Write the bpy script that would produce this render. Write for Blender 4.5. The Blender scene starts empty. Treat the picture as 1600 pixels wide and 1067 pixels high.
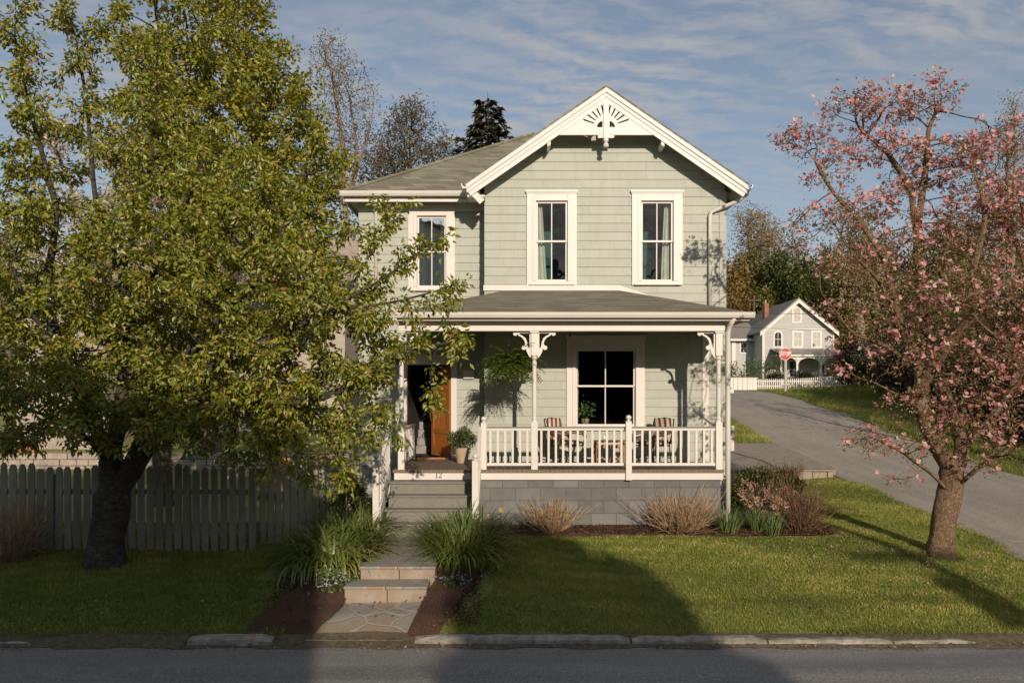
import bpy, math, random
import numpy as np
from mathutils import Vector, Matrix
from mathutils.geometry import delaunay_2d_cdt

SC = bpy.context.scene
COL = SC.collection
F, HC, CX, CY = 1244.0, 3.3, 800.0, 617.0      # camera calibration measured from the photograph
random.seed(7)
R = math.radians


def pt(px, py, d):
    return Vector(((px - CX) / F * d, d, HC + (CY - py) / F * d))


def lerp(a, b, t):
    return a + (b - a) * t


# ------------------------------------------------------------------ objects, tags
ORG = {}


def tag(o, label=None, cat=None, group=None, kind=None):
    if label: o['label'] = label
    if cat: o['category'] = cat
    if group: o['group'] = group
    if kind: o['kind'] = kind
    return o


def thing(name, label, cat, loc=(0, 0, 0), group=None, rz=0):
    o = bpy.data.objects.new(name, None)
    COL.objects.link(o)
    o.location = loc
    o.rotation_euler = (0, 0, rz)
    o.empty_display_size = .2
    ORG[o.name] = Vector(loc)
    return tag(o, label, cat, group)


def link(name, me, mats, parent=None, loc=None):
    o = bpy.data.objects.new(name, me)
    COL.objects.link(o)
    if not isinstance(mats, (list, tuple)):
        mats = [mats]
    for m in mats:
        me.materials.append(m)
    off = None
    if parent is not None:
        o.parent = parent
        off = ORG[parent.name]
    elif loc is not None:
        off = Vector(loc)
        o.location = off
    if off is not None and off.length > 0:
        me.transform(Matrix.Translation(-off))
    ORG[o.name] = off if off is not None else Vector((0, 0, 0))
    return o


def copy_tree(o, parent=None):
    c = o.copy()
    COL.objects.link(c)
    if parent is not None:
        c.parent = parent
    for ch in [x for x in bpy.data.objects if x.parent == o]:
        copy_tree(ch, c)
    return c


class MB:
    """collects shapes into one mesh"""
    def __init__(s):
        s.v = []; s.f = []; s.m = []; s.mi = 0

    def add(s, vs, fs):
        b = len(s.v)
        s.v.extend([tuple(p) for p in vs])
        for f in fs:
            s.f.append(tuple(i + b for i in f)); s.m.append(s.mi)

    def box(s, x0, x1, y0, y1, z0, z1):
        if x0 > x1: x0, x1 = x1, x0
        if y0 > y1: y0, y1 = y1, y0
        if z0 > z1: z0, z1 = z1, z0
        s.add([(x0, y0, z0), (x1, y0, z0), (x1, y1, z0), (x0, y1, z0), (x0, y0, z1), (x1, y0, z1), (x1, y1, z1), (x0, y1, z1)],
              [(0, 3, 2, 1), (4, 5, 6, 7), (0, 1, 5, 4), (1, 2, 6, 5), (2, 3, 7, 6), (3, 0, 4, 7)])
        return s

    def bar(s, a, b, w, h, up=(0, 0, 1)):
        """box section w (sideways) x h (up) from a to b"""
        a = Vector(a); b = Vector(b); d = (b - a).normalized(); up = Vector(up)
        sd = d.cross(up)
        if sd.length < 1e-5: sd = d.cross(Vector((0, 1, 0)))
        sd.normalize(); u = sd.cross(d)
        sd *= w / 2; u *= h / 2
        q = []
        for p in (a, b):
            q += [p - sd - u, p + sd - u, p + sd + u, p - sd + u]
        s.add(q, [(0, 1, 2, 3)[::-1], (4, 5, 6, 7), (0, 1, 5, 4), (1, 2, 6, 5), (2, 3, 7, 6), (3, 0, 4, 7)])
        return s

    def quad(s, *p):
        s.add(p, [tuple(range(len(p)))]); return s

    def tube(s, pts, r, n=8, cap=True, sy=1.0):
        pts = [Vector(p) for p in pts]
        if not isinstance(r, (list, tuple)): r = [r] * len(pts)
        b = []; prev = None
        for i, p in enumerate(pts):
            d = (pts[min(i + 1, len(pts) - 1)] - pts[max(i - 1, 0)])
            if d.length < 1e-9: d = Vector((0, 0, 1))
            d.normalize()
            if prev is None:
                a = Vector((0, 0, 1)) if abs(d.z) < .9 else Vector((1, 0, 0))
                u = d.cross(a).normalized()
            else:
                u = (prev - d * prev.dot(d)).normalized()
            prev = u; w = d.cross(u)
            for k in range(n):
                t = 2 * math.pi * k / n
                b.append(p + u * (r[i] * math.cos(t)) + w * (r[i] * sy * math.sin(t)))
        fs = []
        for i in range(len(pts) - 1):
            for k in range(n):
                k2 = (k + 1) % n
                fs.append((i * n + k, i * n + k2, (i + 1) * n + k2, (i + 1) * n + k))
        if cap:
            fs.append(tuple(range(n))[::-1]); fs.append(tuple((len(pts) - 1) * n + k for k in range(n)))
        s.add(b, fs); return s

    def lathe(s, prof, c, n=16):
        """prof: list of (r,z) bottom to top, about the vertical axis at c"""
        b = []; fs = []
        for r, z in prof:
            for k in range(n):
                t = 2 * math.pi * k / n
                b.append((c[0] + r * math.cos(t), c[1] + r * math.sin(t), c[2] + z))
        for i in range(len(prof) - 1):
            for k in range(n):
                k2 = (k + 1) % n
                fs.append((i * n + k, i * n + k2, (i + 1) * n + k2, (i + 1) * n + k))
        fs.append(tuple(range(n))[::-1]); fs.append(tuple((len(prof) - 1) * n + k for k in range(n)))
        s.add(b, fs); return s

    def prism(s, poly, y0, y1):
        """poly of (x,z) extruded along y"""
        n = len(poly)
        a = sum(poly[i][0] * poly[(i + 1) % n][1] - poly[(i + 1) % n][0] * poly[i][1] for i in range(n))
        if a < 0: poly = poly[::-1]
        vs = [(x, y0, z) for x, z in poly] + [(x, y1, z) for x, z in poly]
        fs = [tuple(range(n)), tuple(range(2 * n - 1, n - 1, -1))]
        for i in range(n):
            j = (i + 1) % n
            fs.append((i, i + n, j + n, j))
        s.add(vs, fs); return s

    def build(s, name, mat, parent=None, loc=None, smooth=False, bevel=0):
        me = bpy.data.meshes.new(name)
        me.from_pydata(s.v, [], s.f)
        if any(s.m): me.polygons.foreach_set('material_index', s.m)
        if smooth: me.polygons.foreach_set('use_smooth', [True] * len(s.f))
        me.update()
        o = link(name, me, mat, parent, loc)
        if bevel:
            bm = o.modifiers.new('bevel', 'BEVEL'); bm.width = bevel; bm.segments = 2; bm.limit_method = 'ANGLE'; bm.angle_limit = R(40)
        return o


def np_mesh(name, verts, faces, mat, parent=None, loc=None, rnd=None, smooth=False):
    verts = np.asarray(verts, dtype=np.float32); faces = np.asarray(faces, dtype=np.int32)
    me = bpy.data.meshes.new(name)
    k = faces.shape[1]; nf = len(faces)
    me.vertices.add(len(verts)); me.vertices.foreach_set('co', verts.ravel())
    me.loops.add(nf * k); me.loops.foreach_set('vertex_index', faces.ravel())
    me.polygons.add(nf); me.polygons.foreach_set('loop_start', np.arange(0, nf * k, k, dtype=np.int32))
    if smooth: me.polygons.foreach_set('use_smooth', np.ones(nf, dtype=bool))
    me.update(calc_edges=True)
    if rnd is not None:
        at = me.attributes.new('rnd', 'FLOAT', 'FACE')
        at.data.foreach_set('value', np.asarray(rnd, dtype=np.float32))
    return link(name, me, mat, parent, loc)


def inside(p, lp):
    c = False; n = len(lp)
    for i in range(n):
        a, b = lp[i], lp[(i + 1) % n]
        if (a[1] > p[1]) != (b[1] > p[1]) and p[0] < (b[0] - a[0]) * (p[1] - a[1]) / (b[1] - a[1]) + a[0]: c = not c
    return c


def plate(loops, thick):
    """flat cut-out with holes: loops of 2-D points -> (verts, faces) in the local xy plane, thickness along z"""
    pts = []; edges = []
    for lp in loops:
        b = len(pts); n = len(lp); pts += [Vector((q[0], q[1])) for q in lp]; edges += [(b + k, b + (k + 1) % n) for k in range(n)]
    V2, E2, F2, _, _, _ = delaunay_2d_cdt(pts, edges, [], 0, 1e-6)
    vs = [(v.x, v.y, thick / 2) for v in V2] + [(v.x, v.y, -thick / 2) for v in V2]; n = len(V2); fs = []; cnt = {}
    for f in F2:
        c = (sum(V2[k].x for k in f) / len(f), sum(V2[k].y for k in f) / len(f))
        if not inside(c, loops[0]) or any(inside(c, h) for h in loops[1:]): continue
        f = list(f)
        a, b_, c_ = V2[f[0]], V2[f[1]], V2[f[2]]
        if (b_.x - a.x) * (c_.y - a.y) - (b_.y - a.y) * (c_.x - a.x) < 0: f = f[::-1]
        fs.append(tuple(f)); fs.append(tuple(k + n for k in f[::-1]))
        for k in range(len(f)):
            e = (f[k], f[(k + 1) % len(f)]); cnt[e] = cnt.get(e, 0) + 1
    for (p, q) in cnt:
        if (q, p) not in cnt: fs.append((q, p, p + n, q + n))
    return vs, fs


# ------------------------------------------------------------------ materials
class NT:
    def __init__(s, name):
        s.m = bpy.data.materials.new(name); s.m.use_nodes = True
        s.t = s.m.node_tree; s.t.nodes.clear()
        s.out = s.t.nodes.new('ShaderNodeOutputMaterial')

    def n(s, kind, ins=None, **props):
        nd = s.t.nodes.new('ShaderNode' + kind)
        for k, v in props.items(): setattr(nd, k, v)
        if ins:
            for k, v in ins.items(): s.set(nd.inputs[k], v)
        return nd

    def set(s, sock, v):
        if isinstance(v, bpy.types.NodeSocket): s.t.links.new(v, sock)
        elif isinstance(v, bpy.types.Node): s.t.links.new(v.outputs[0], sock)
        else:
            if isinstance(v, (tuple, list)) and len(v) == 3 and sock.type == 'RGBA': v = (*v, 1)
            sock.default_value = v

    def math(s, op, a, b=0.0):
        nd = s.n('Math', operation=op); s.set(nd.inputs[0], a); s.set(nd.inputs[1], b); return nd.outputs[0]

    def mix(s, f, a, b, mode='MIX'):
        nd = s.n('Mix', data_type='RGBA', blend_type=mode)
        s.set(nd.inputs['Factor'], f); s.set(nd.inputs[6], a); s.set(nd.inputs[7], b)
        return nd.outputs[2]

    def ramp(s, f, stops, interp='LINEAR'):
        nd = s.n('ValToRGB'); s.set(nd.inputs[0], f); cr = nd.color_ramp; cr.interpolation = interp
        while len(cr.elements) < len(stops): cr.elements.new(.5)
        for e, (p, c) in zip(cr.elements, stops):
            e.position = p; e.color = (*c, 1) if len(c) == 3 else c
        return nd.outputs[0]

    def coord(s, which='Object', scale=None):
        c = s.n('TexCoord').outputs[which]
        if scale is not None:
            mp = s.n('Mapping'); s.set(mp.inputs[0], c); mp.inputs['Scale'].default_value = scale if isinstance(scale, (tuple, list)) else (scale,) * 3
            c = mp.outputs[0]
        return c

    def noise(s, vec, scale, detail=4, rough=.55, dist=0):
        return s.n('TexNoise', {'Vector': vec, 'Scale': scale, 'Detail': detail, 'Roughness': rough, 'Distortion': dist}).outputs[0]

    def bump(s, h, strength=.3, dist=.01, nrm=None):
        i = {'Height': h, 'Strength': strength, 'Distance': dist}
        if nrm is not None: i['Normal'] = nrm
        return s.n('Bump', i).outputs[0]

    def pbr(s, col, rough=.6, nrm=None, **kw):
        b = s.n('BsdfPrincipled'); s.set(b.inputs['Base Color'], col); s.set(b.inputs['Roughness'], rough)
        if nrm is not None: s.set(b.inputs['Normal'], nrm)
        for k, v in kw.items(): s.set(b.inputs[k.replace('_', ' ')], v)
        s.t.links.new(b.outputs[0], s.out.inputs[0]); return s.m


def simple(name, c, rough=.6, var=.12, sc=6, bump=.1, bd=.004, stretch=(1, 1, 1), c2=None, **kw):
    t = NT(name); co = t.coord('Object', stretch)
    n = t.noise(co, sc, 6, .6)
    d = c2 if c2 else tuple(x * (1 - 2 * var) for x in c)
    col = t.ramp(n, [(.3, d), (.7, c)])
    n2 = t.noise(co, sc * 9, 4, .6)
    return t.pbr(col, rough, t.bump(n2, bump, bd), **kw)


def wallcoord(t):
    """(x+y, z, 0) so one texture follows walls on either axis"""
    sp = t.n('SeparateXYZ', {0: t.coord('Object')})
    cb = t.n('CombineXYZ', {0: t.math('ADD', sp.outputs[0], sp.outputs[1]), 1: sp.outputs[2]})
    return cb.outputs[0]


M = {}
M['white'] = simple('white_paint', (.70, .665, .62), .45, .05, 1.4, .12, .003)
M['white_old'] = simple('weathered_white_paint', (.66, .63, .585), .55, .08, 5, .2, .003)


def siding_mat(name, c, bw=.62, rh=.19):
    t = NT(name); w = wallcoord(t)
    br = t.n('TexBrick', {'Vector': w, 'Color1': (.485, .485, .485), 'Color2': (.535, .535, .535), 'Mortar': (.25, .25, .25), 'Scale': 1.0, 'Mortar Size': .0022, 'Mortar Smooth': .3, 'Bias': 0.0, 'Brick Width': bw, 'Row Height': rh})
    br.offset = .37; br.squash = .8; br.squash_frequency = 3
    n = t.noise(w, 2.2, 6, .65)
    mp = t.n('Mapping', {0: w}); mp.inputs['Scale'].default_value = (30, 4, 1)
    grain = t.noise(mp.outputs[0], 3, 4, .6)
    col = t.mix(1.0, t.ramp(n, [(.25, tuple(x * .9 for x in c)), (.75, tuple(x * 1.04 for x in c))]), br.outputs[0], 'OVERLAY')
    mp2 = t.n('Mapping', {0: w}); mp2.inputs['Scale'].default_value = (5, .7, 1)
    streak = t.noise(mp2.outputs[0], 1.6, 6, .7)
    col = t.mix(t.ramp(streak, [(.50, (0, 0, 0)), (.78, (.5, .5, .5))]), col, tuple(x * .66 for x in c))
    col = t.mix(.22, col, t.ramp(grain, [(.3, tuple(x * .72 for x in c)), (.7, c)]))
    nb = t.bump(br.outputs[1], .35, -.004)
    return t.pbr(col, .62, t.bump(grain, .18, .004, nb))


M['siding'] = siding_mat('sage_green_shingles', (.430, .452, .390))
M['far_siding'] = siding_mat('pale_grey_siding', (.47, .47, .46), 3.0, .16)


def shingle_mat(name, c1, c2, rh=.05, bw=.3):
    t = NT(name); w = wallcoord(t)
    br = t.n('TexBrick', {'Vector': w, 'Color1': c1, 'Color2': c2, 'Mortar': tuple(x * .3 for x in c1), 'Scale': 1.0, 'Mortar Size': .004, 'Mortar Smooth': .4, 'Bias': -.1, 'Brick Width': bw, 'Row Height': rh})
    br.offset = .43
    n = t.noise(t.coord('Object'), 1.4, 5, .6); g = t.noise(t.coord('Object'), 120, 3, .7)
    col = t.mix(.22, br.outputs[0], t.ramp(n, [(.3, tuple(x * .7 for x in c1)), (.75, c2)]))
    col = t.mix(.3, col, t.ramp(g, [(.3, tuple(x * .5 for x in c1)), (.7, tuple(x * 1.4 for x in c2))]))
    return t.pbr(col, .9, t.bump(g, .4, .004, t.bump(br.outputs[1], .8, -.012)))


M['roof'] = shingle_mat('brown_green_asphalt_shingles', (.10, .095, .065), (.33, .305, .225), .095, .42)
M['porch_roof'] = shingle_mat('porch_shingles', (.105, .097, .072), (.245, .225, .17), .045, .42)
M['pink_roof'] = shingle_mat('pinkish_shingles', (.36, .29, .25), (.47, .40, .35), .08)
M['far_roof'] = simple('standing_seam_metal', (.26, .24, .22), .5, .1, 3)


def block_mat():
    t = NT('grey_painted_block'); w = wallcoord(t)
    br = t.n('TexBrick', {'Vector': w, 'Color1': (.115, .118, .117), 'Color2': (.215, .215, .205), 'Mortar': (.085, .085, .085), 'Scale': 1.0, 'Mortar Size': .007, 'Mortar Smooth': .5, 'Bias': 0.0, 'Brick Width': .49, 'Row Height': .25})
    n = t.noise(w, 4, 6, .65); g = t.noise(w, 90, 3, .6)
    col = t.mix(.4, br.outputs[0], t.ramp(n, [(.3, (.10, .10, .095)), (.7, (.21, .205, .195))]))
    return t.pbr(col, .85, t.bump(g, .3, .003, t.bump(br.outputs[1], .8, -.012)))


M['block'] = block_mat()
M['step_paint'] = simple('grey_deck_paint', (.225, .215, .190), .7, .12, 9, .25, .003, (1, 4, 4))


def plank_mat(name, c, c2, axis=0, w=.09):
    t = NT(name); sp = t.n('SeparateXYZ', {0: t.coord('Object')})
    m = t.math('FRACT', t.math('DIVIDE', sp.outputs[axis], w))
    gap = t.math('LESS_THAN', m, .06)
    sc = [2, 2, 2]; sc[axis] = 30
    n = t.noise(t.coord('Object', tuple(sc)), 2, 5, .6)
    col = t.mix(gap, t.ramp(n, [(.3, c), (.7, c2)]), tuple(x * .15 for x in c))
    return t.pbr(col, .65, t.bump(n, .3, .004))


M['deck'] = plank_mat('brown_deck_boards', (.14, .105, .075), (.22, .17, .125))
M['ceiling'] = plank_mat('porch_ceiling_boards', (.40, .40, .36), (.46, .46, .42), 1, .1)


def asphalt(name, c, c2, patch, crack=.75, along=(.12, 1.6, 1)):
    t = NT(name); co = t.coord('Object')
    n = t.noise(co, .6, 6, .6); g = t.noise(co, 140, 3, .7); g2 = t.noise(co, 45, 3, .7)
    col = t.ramp(n, [(.3, c), (.7, c2)])
    col = t.mix(.55, col, t.ramp(g2, [(.34, tuple(x * .35 for x in c)), (.52, tuple(x * .95 for x in c)), (.68, tuple(min(1, x * 1.8) for x in c2))]))
    lane = t.noise(t.coord('Object', along), 1.6, 6, .65); blot = t.noise(co, 2.4, 7, .7)
    col = t.mix(t.ramp(lane, [(.38, (.28, .28, .28)), (.58, (0, 0, 0))]), col, tuple(q * .55 for q in c))
    col = t.mix(t.ramp(blot, [(.56, (0, 0, 0)), (.74, (.6, .6, .6))]), col, tuple(q * .48 for q in c))
    col = t.mix(t.ramp(blot, [(.26, (.45, .45, .45)), (.40, (0, 0, 0))]), col, tuple(min(1, q * 1.3) for q in c2))
    v = t.n('TexVoronoi', {'Vector': t.mix(.85, co, t.n('TexNoise', {'Vector': co, 'Scale': 1.3, 'Detail': 5}).outputs[1]), 'Scale': .55}, feature='DISTANCE_TO_EDGE')
    cr = t.math('LESS_THAN', v.outputs[0], .006)
    cr = t.math('MULTIPLY', cr, t.math('GREATER_THAN', t.noise(co, .35, 2), .5))
    col = t.mix(t.math('MULTIPLY', cr, crack), col, patch)
    return t.pbr(col, .85, t.bump(g2, .5, .008))


M['street'] = asphalt('front_street_asphalt', (.20, .195, .185), (.28, .268, .25), (.02, .02, .02), .12)
M['side_road'] = asphalt('aged_pale_asphalt', (.29, .252, .208), (.43, .376, .312), (.10, .085, .07), .75, (1.5, .14, 1))
M['concrete'] = simple('worn_concrete', (.34, .295, .235), .9, .2, 5, .5, .01)
M['kerb'] = simple('granite_kerb', (.43, .39, .325), .9, .28, 9, .6, .012)
M['pale_stone'] = simple('pale_pinkish_stone', (.46, .39, .33), .9, .2, 4, .6, .02)


def ground_mat():
    t = NT('lawn_turf'); co = t.coord('Object')
    n = t.noise(co, .9, 6, .65); g = t.noise(co, 28, 4, .7); p = t.noise(co, .35, 4, .6)
    col = t.ramp(n, [(.28, (.12, .15, .028)), (.52, (.20, .225, .048)), (.75, (.29, .28, .08))])
    col = t.mix(t.math('MULTIPLY', t.math('GREATER_THAN', g, .58), .4), col, (.16, .13, .06))
    col = t.mix(t.ramp(p, [(.58, (0, 0, 0)), (.72, (.5, .5, .5))]), col, (.20, .165, .07))
    return t.pbr(col, .95, t.bump(g, .8, .03))


M['ground'] = ground_mat()


def rnd_leaf(name, stops, trans=.35, gloss=.06, rough=.45):
    t = NT(name); a = t.n('Attribute', attribute_name='rnd')
    col = t.ramp(a.outputs['Fac'], stops)
    d = t.n('BsdfDiffuse', {0: col}); tr = t.n('BsdfTranslucent', {0: t.mix(1.0, col, (1.25, 1.15, .6), 'MULTIPLY')})
    m1 = t.n('MixShader', {0: trans}); t.set(m1.inputs[1], d.outputs[0]); t.set(m1.inputs[2], tr.outputs[0])
    g = t.n('BsdfGlossy', {0: (1, 1, 1), 'Roughness': rough})
    m2 = t.n('MixShader', {0: gloss}); t.set(m2.inputs[1], m1.outputs[0]); t.set(m2.inputs[2], g.outputs[0])
    t.t.links.new(m2.outputs[0], t.out.inputs[0]); return t.m


M['blade'] = rnd_leaf('grass_blades', [(0, (.115, .150, .025)), (.45, (.225, .265, .048)), (.8, (.37, .365, .085)), (1, (.56, .46, .20))], .35, .03)
M['cherry_leaf'] = rnd_leaf('cherry_leaves', [(0, (.10, .125, .012)), (.40, (.21, .245, .018)), (.84, (.37, .365, .032)), (.94, (.40, .30, .05)), (1, (.36, .16, .05))], .35, .05)
M['maple_leaf'] = rnd_leaf('maple_leaves', [(0, (.13, .15, .012)), (.5, (.245, .255, .016)), (.88, (.37, .335, .028)), (1, (.37, .22, .05))], .35, .04)
M['dogwood_leaf'] = rnd_leaf('dogwood_leaves', [(0, (.16, .13, .05)), (.5, (.27, .20, .09)), (.8, (.33, .22, .11)), (1, (.34, .16, .10))], .35, .05)
M['dogwood_bract'] = rnd_leaf('dogwood_bracts', [(0, (.44, .14, .16)), (.5, (.58, .27, .28)), (.85, (.68, .42, .40)), (1, (.70, .54, .48))], .3, .02)
M['blossom'] = rnd_leaf('pale_blossom', [(0, (.48, .38, .32)), (.6, (.66, .55, .48)), (1, (.72, .66, .60))], .3, .02)
M['sparse_leaf'] = rnd_leaf('young_sparse_leaves', [(0, (.08, .072, .04)), (.6, (.14, .125, .062)), (1, (.20, .16, .08))], .3, .03)
M['bud'] = rnd_leaf('tan_buds', [(0, (.20, .145, .08)), (.6, (.29, .21, .11)), (1, (.38, .29, .16))], .3, .02)
M['orange_leaf'] = rnd_leaf('rust_orange_leaves', [(0, (.15, .10, .03)), (.6, (.25, .165, .05)), (1, (.32, .22, .07))], .3, .03)
M['wood_leaf'] = rnd_leaf('woodland_leaves', [(0, (.032, .060, .012)), (.5, (.065, .095, .016)), (.85, (.12, .135, .025)), (1, (.20, .17, .05))], .3, .03)
M['yellow_leaf'] = rnd_leaf('yellow_green_leaves', [(0, (.09, .095, .014)), (.6, (.155, .15, .025)), (1, (.22, .19, .04))], .35, .03)
M['dark_leaf'] = rnd_leaf('dark_evergreen_leaves', [(0, (.012, .024, .008)), (.6, (.028, .045, .012)), (1, (.055, .065, .02))], .15, .05)
M['dark_red_leaf'] = rnd_leaf('dark_purple_leaves', [(0, (.022, .012, .010)), (.6, (.045, .022, .016)), (1, (.085, .05, .026))], .2, .04)
M['spruce'] = rnd_leaf('spruce_needles', [(0, (.022, .034, .014)), (.6, (.045, .052, .022)), (1, (.10, .065, .03))], .15, .03)
M['lily_leaf'] = rnd_leaf('daylily_leaves', [(0, (.080, .130, .020)), (.5, (.155, .210, .035)), (.9, (.24, .28, .06)), (1, (.30, .25, .10))], .3, .07)
M['daff_leaf'] = rnd_leaf('daffodil_leaves', [(0, (.085, .15, .05)), (.6, (.15, .22, .075)), (1, (.22, .27, .10))], .25, .08)
M['fern_leaf'] = rnd_leaf('fern_fronds', [(0, (.075, .135, .016)), (.6, (.15, .225, .028)), (1, (.24, .29, .05))], .3, .05)
M['mint_leaf'] = rnd_leaf('small_green_leaves', [(0, (.06, .10, .025)), (.6, (.11, .16, .05)), (1, (.18, .22, .08))], .3, .05)
M['dry_stem'] = rnd_leaf('dry_tan_stems', [(0, (.26, .165, .09)), (.6, (.46, .31, .18)), (1, (.58, .42, .27))], .1, .05)
M['brown_stem'] = rnd_leaf('red_brown_twigs', [(0, (.09, .05, .03)), (.6, (.19, .105, .06)), (1, (.30, .19, .10))], .1, .05)
M['dry_head'] = rnd_leaf('dry_flower_heads', [(0, (.38, .22, .14)), (.6, (.50, .32, .22)), (1, (.60, .44, .30))], .2, .03)
M['violet'] = rnd_leaf('pale_violet_petals', [(0, (.30, .30, .50)), (.6, (.45, .45, .62)), (1, (.66, .64, .70))], .3, .02)
M['yellow_petal'] = rnd_leaf('yellow_petals', [(0, (.62, .36, .10)), (1, (.75, .52, .18))], .3, .02)
M['litter'] = rnd_leaf('fallen_leaves', [(0, (.15, .09, .05)), (.6, (.28, .19, .11)), (1, (.42, .33, .22))], .2, .03)


def mulch_mat():
    t = NT('brown_mulch'); co = t.coord('Object')
    g = t.noise(co, 45, 5, .7); n = t.noise(co, 3, 4)
    col = t.ramp(g, [(.3, (.02, .010, .006)), (.55, (.11, .055, .030)), (.8, (.24, .125, .07))])
    col = t.mix(.3, col, t.ramp(n, [(.3, (.04, .02, .012)), (.7, (.13, .065, .04))]))
    return t.pbr(col, 1.0, t.bump(g, 1.0, .04))


M['mulch'] = mulch_mat()


def flag_mat():
    t = NT('flagstones'); co = t.coord('Object', (1.0, 1.35, .01))
    ds = t.n('TexNoise', {'Vector': co, 'Scale': 2.2, 'Detail': 2}).outputs[1]
    vec = t.mix(.16, co, ds)
    v = t.n('TexVoronoi', {'Vector': vec, 'Scale': 2.3, 'Randomness': .95})
    e = t.n('TexVoronoi', {'Vector': vec, 'Scale': 2.3, 'Randomness': .95}, feature='DISTANCE_TO_EDGE')
    h = t.n('SeparateColor', {0: v.outputs['Color']})
    col = t.ramp(h.outputs[0], [(0, (.20, .215, .215)), (.35, (.26, .26, .245)), (.6, (.26, .235, .19)), (.78, (.32, .20, .12)), (1, (.18, .195, .195))])
    n = t.noise(co, 9, 5, .65)
    col = t.mix(.35, col, t.ramp(n, [(.3, (.14, .13, .11)), (.7, (.36, .31, .25))]))
    j = t.math('LESS_THAN', e.outputs[0], .028)
    col = t.mix(j, col, (.33, .29, .23))
    return t.pbr(col, .75, t.bump(n, .3, .008, t.bump(t.math('MINIMUM', e.outputs[0], .05), .8, .2)))


M['flag'] = flag_mat()


def stone_mat():
    t = NT('rusty_step_stone'); co = t.coord('Object')
    n = t.noise(co, 4, 6, .65); g = t.noise(co, 16, 5, .7)
    col = t.ramp(n, [(.28, (.27, .24, .19)), (.45, (.36, .30, .225)), (.56, (.30, .19, .11)), (.66, (.25, .215, .165)), (.8, (.12, .10, .075))])
    col = t.mix(.35, col, t.ramp(g, [(.3, (.15, .125, .10)), (.7, (.44, .385, .31))]))
    return t.pbr(col, .85, t.bump(g, .5, .015))


M['stone'] = stone_mat()


def bark_mat(name, c, c2, sc=(9, 9, 2.5), lich=None):
    t = NT(name); co = t.coord('Object', sc)
    n = t.noise(co, 1.6, 7, .7, .6); g = t.noise(t.coord('Object'), 5, 4, .6)
    col = t.ramp(n, [(.32, c), (.68, c2)])
    if lich: col = t.mix(t.ramp(g, [(.52, (0, 0, 0)), (.66, (.7, .7, .7))]), col, lich)
    g3 = t.noise(t.coord('Object', tuple(q * 3 for q in sc)), 1.5, 5, .7)
    col = t.mix(t.ramp(g3, [(.40, (.75, .75, .75)), (.55, (0, 0, 0))]), col, tuple(q * .45 for q in c))
    return t.pbr(col, .95, t.bump(g3, .8, .04, t.bump(n, 1.0, .09)))


M['cherry_bark'] = bark_mat('cherry_bark', (.045, .035, .028), (.17, .145, .12), (4, 4, 11), (.21, .20, .17))
M['dogwood_bark'] = bark_mat('dogwood_bark', (.15, .09, .05), (.50, .33, .19), (12, 12, 7), (.50, .38, .25))
M['bark'] = bark_mat('grey_brown_bark', (.11, .085, .06), (.28, .225, .16))
M['pale_bark'] = bark_mat('pale_tan_bark', (.27, .205, .13), (.46, .37, .25))
M['iron'] = simple('black_iron', (.03, .027, .025), .45, .1, 8, .1, .001)
M['black'] = simple('dark_slot', (.012, .012, .012), .8)


def fence_mat():
    t = NT('weathered_fence_wood'); a = t.n('ObjectInfo')
    co = t.coord('Object', (22, 22, 1.4)); n = t.noise(co, 2, 6, .65, .4); g = t.noise(t.coord('Object'), 2.5, 5)
    col = t.ramp(n, [(.28, (.20, .19, .155)), (.72, (.43, .41, .345))])
    col = t.mix(.4, col, t.ramp(g, [(.35, (.17, .175, .13)), (.7, (.47, .44, .365))]))
    col = t.mix(t.math('MULTIPLY', a.outputs['Random'], .45), col, (.13, .12, .09))
    return t.pbr(col, .9, t.bump(n, .6, .01))


M['fence'] = fence_mat()


def door_mat():
    t = NT('orange_stained_door_wood'); n = t.noise(t.coord('Object', (26, 26, 1.6)), 2, 6, .6, .8)
    return t.pbr(t.ramp(n, [(.3, (.36, .125, .025)), (.7, (.54, .215, .055))]), .35, t.bump(n, .15, .003))


M['door'] = door_mat()
M['teak'] = simple('teak', (.42, .21, .085), .5, .2, 14, .2, .003)
M['wicker'] = simple('brown_wicker', (.20, .115, .06), .6, .25, 30, .6, .006)
M['cushion'] = simple('cream_cushion', (.55, .48, .38), .9, .1, 10, .2, .003)
M['taupe'] = simple('taupe_cushion', (.30, .255, .20), .9, .1, 10, .2, .003)
M['pot_tan'] = simple('tan_clay_pot', (.50, .37, .26), .8, .12, 8, .2, .003)
M['terracotta'] = simple('terracotta', (.50, .17, .075), .8, .12, 8, .2, .003)
M['zinc'] = simple('galvanised_metal', (.38, .42, .45), .4, .12, 9, .1, .002, Metallic=.6)
M['soil'] = simple('potting_soil', (.04, .028, .02), 1, .2, 30, .8, .01)
M['teal'] = simple('dark_teal_interior', (.03, .15, .13), .9)
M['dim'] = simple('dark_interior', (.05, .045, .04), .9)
M['tread'] = simple('grey_stair_paint', (.30, .29, .265), .6)
M['curtain'] = simple('white_curtain', (.76, .72, .66), .9, .05, 12, .1, .002)
M['red'] = simple('red_enamel', (.55, .025, .03), .35)
M['sign_white'] = simple('sign_white', (.82, .82, .80), .4, .02)
M['steel'] = simple('galvanised_post', (.42, .42, .40), .5, .1, 8)
M['brick'] = shingle_mat('chimney_brick', (.30, .14, .09), (.38, .20, .13), .075, .22)
M['pole'] = simple('creosoted_pole', (.12, .085, .055), .9, .2, 6, .5, .01, (8, 8, 1))


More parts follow.
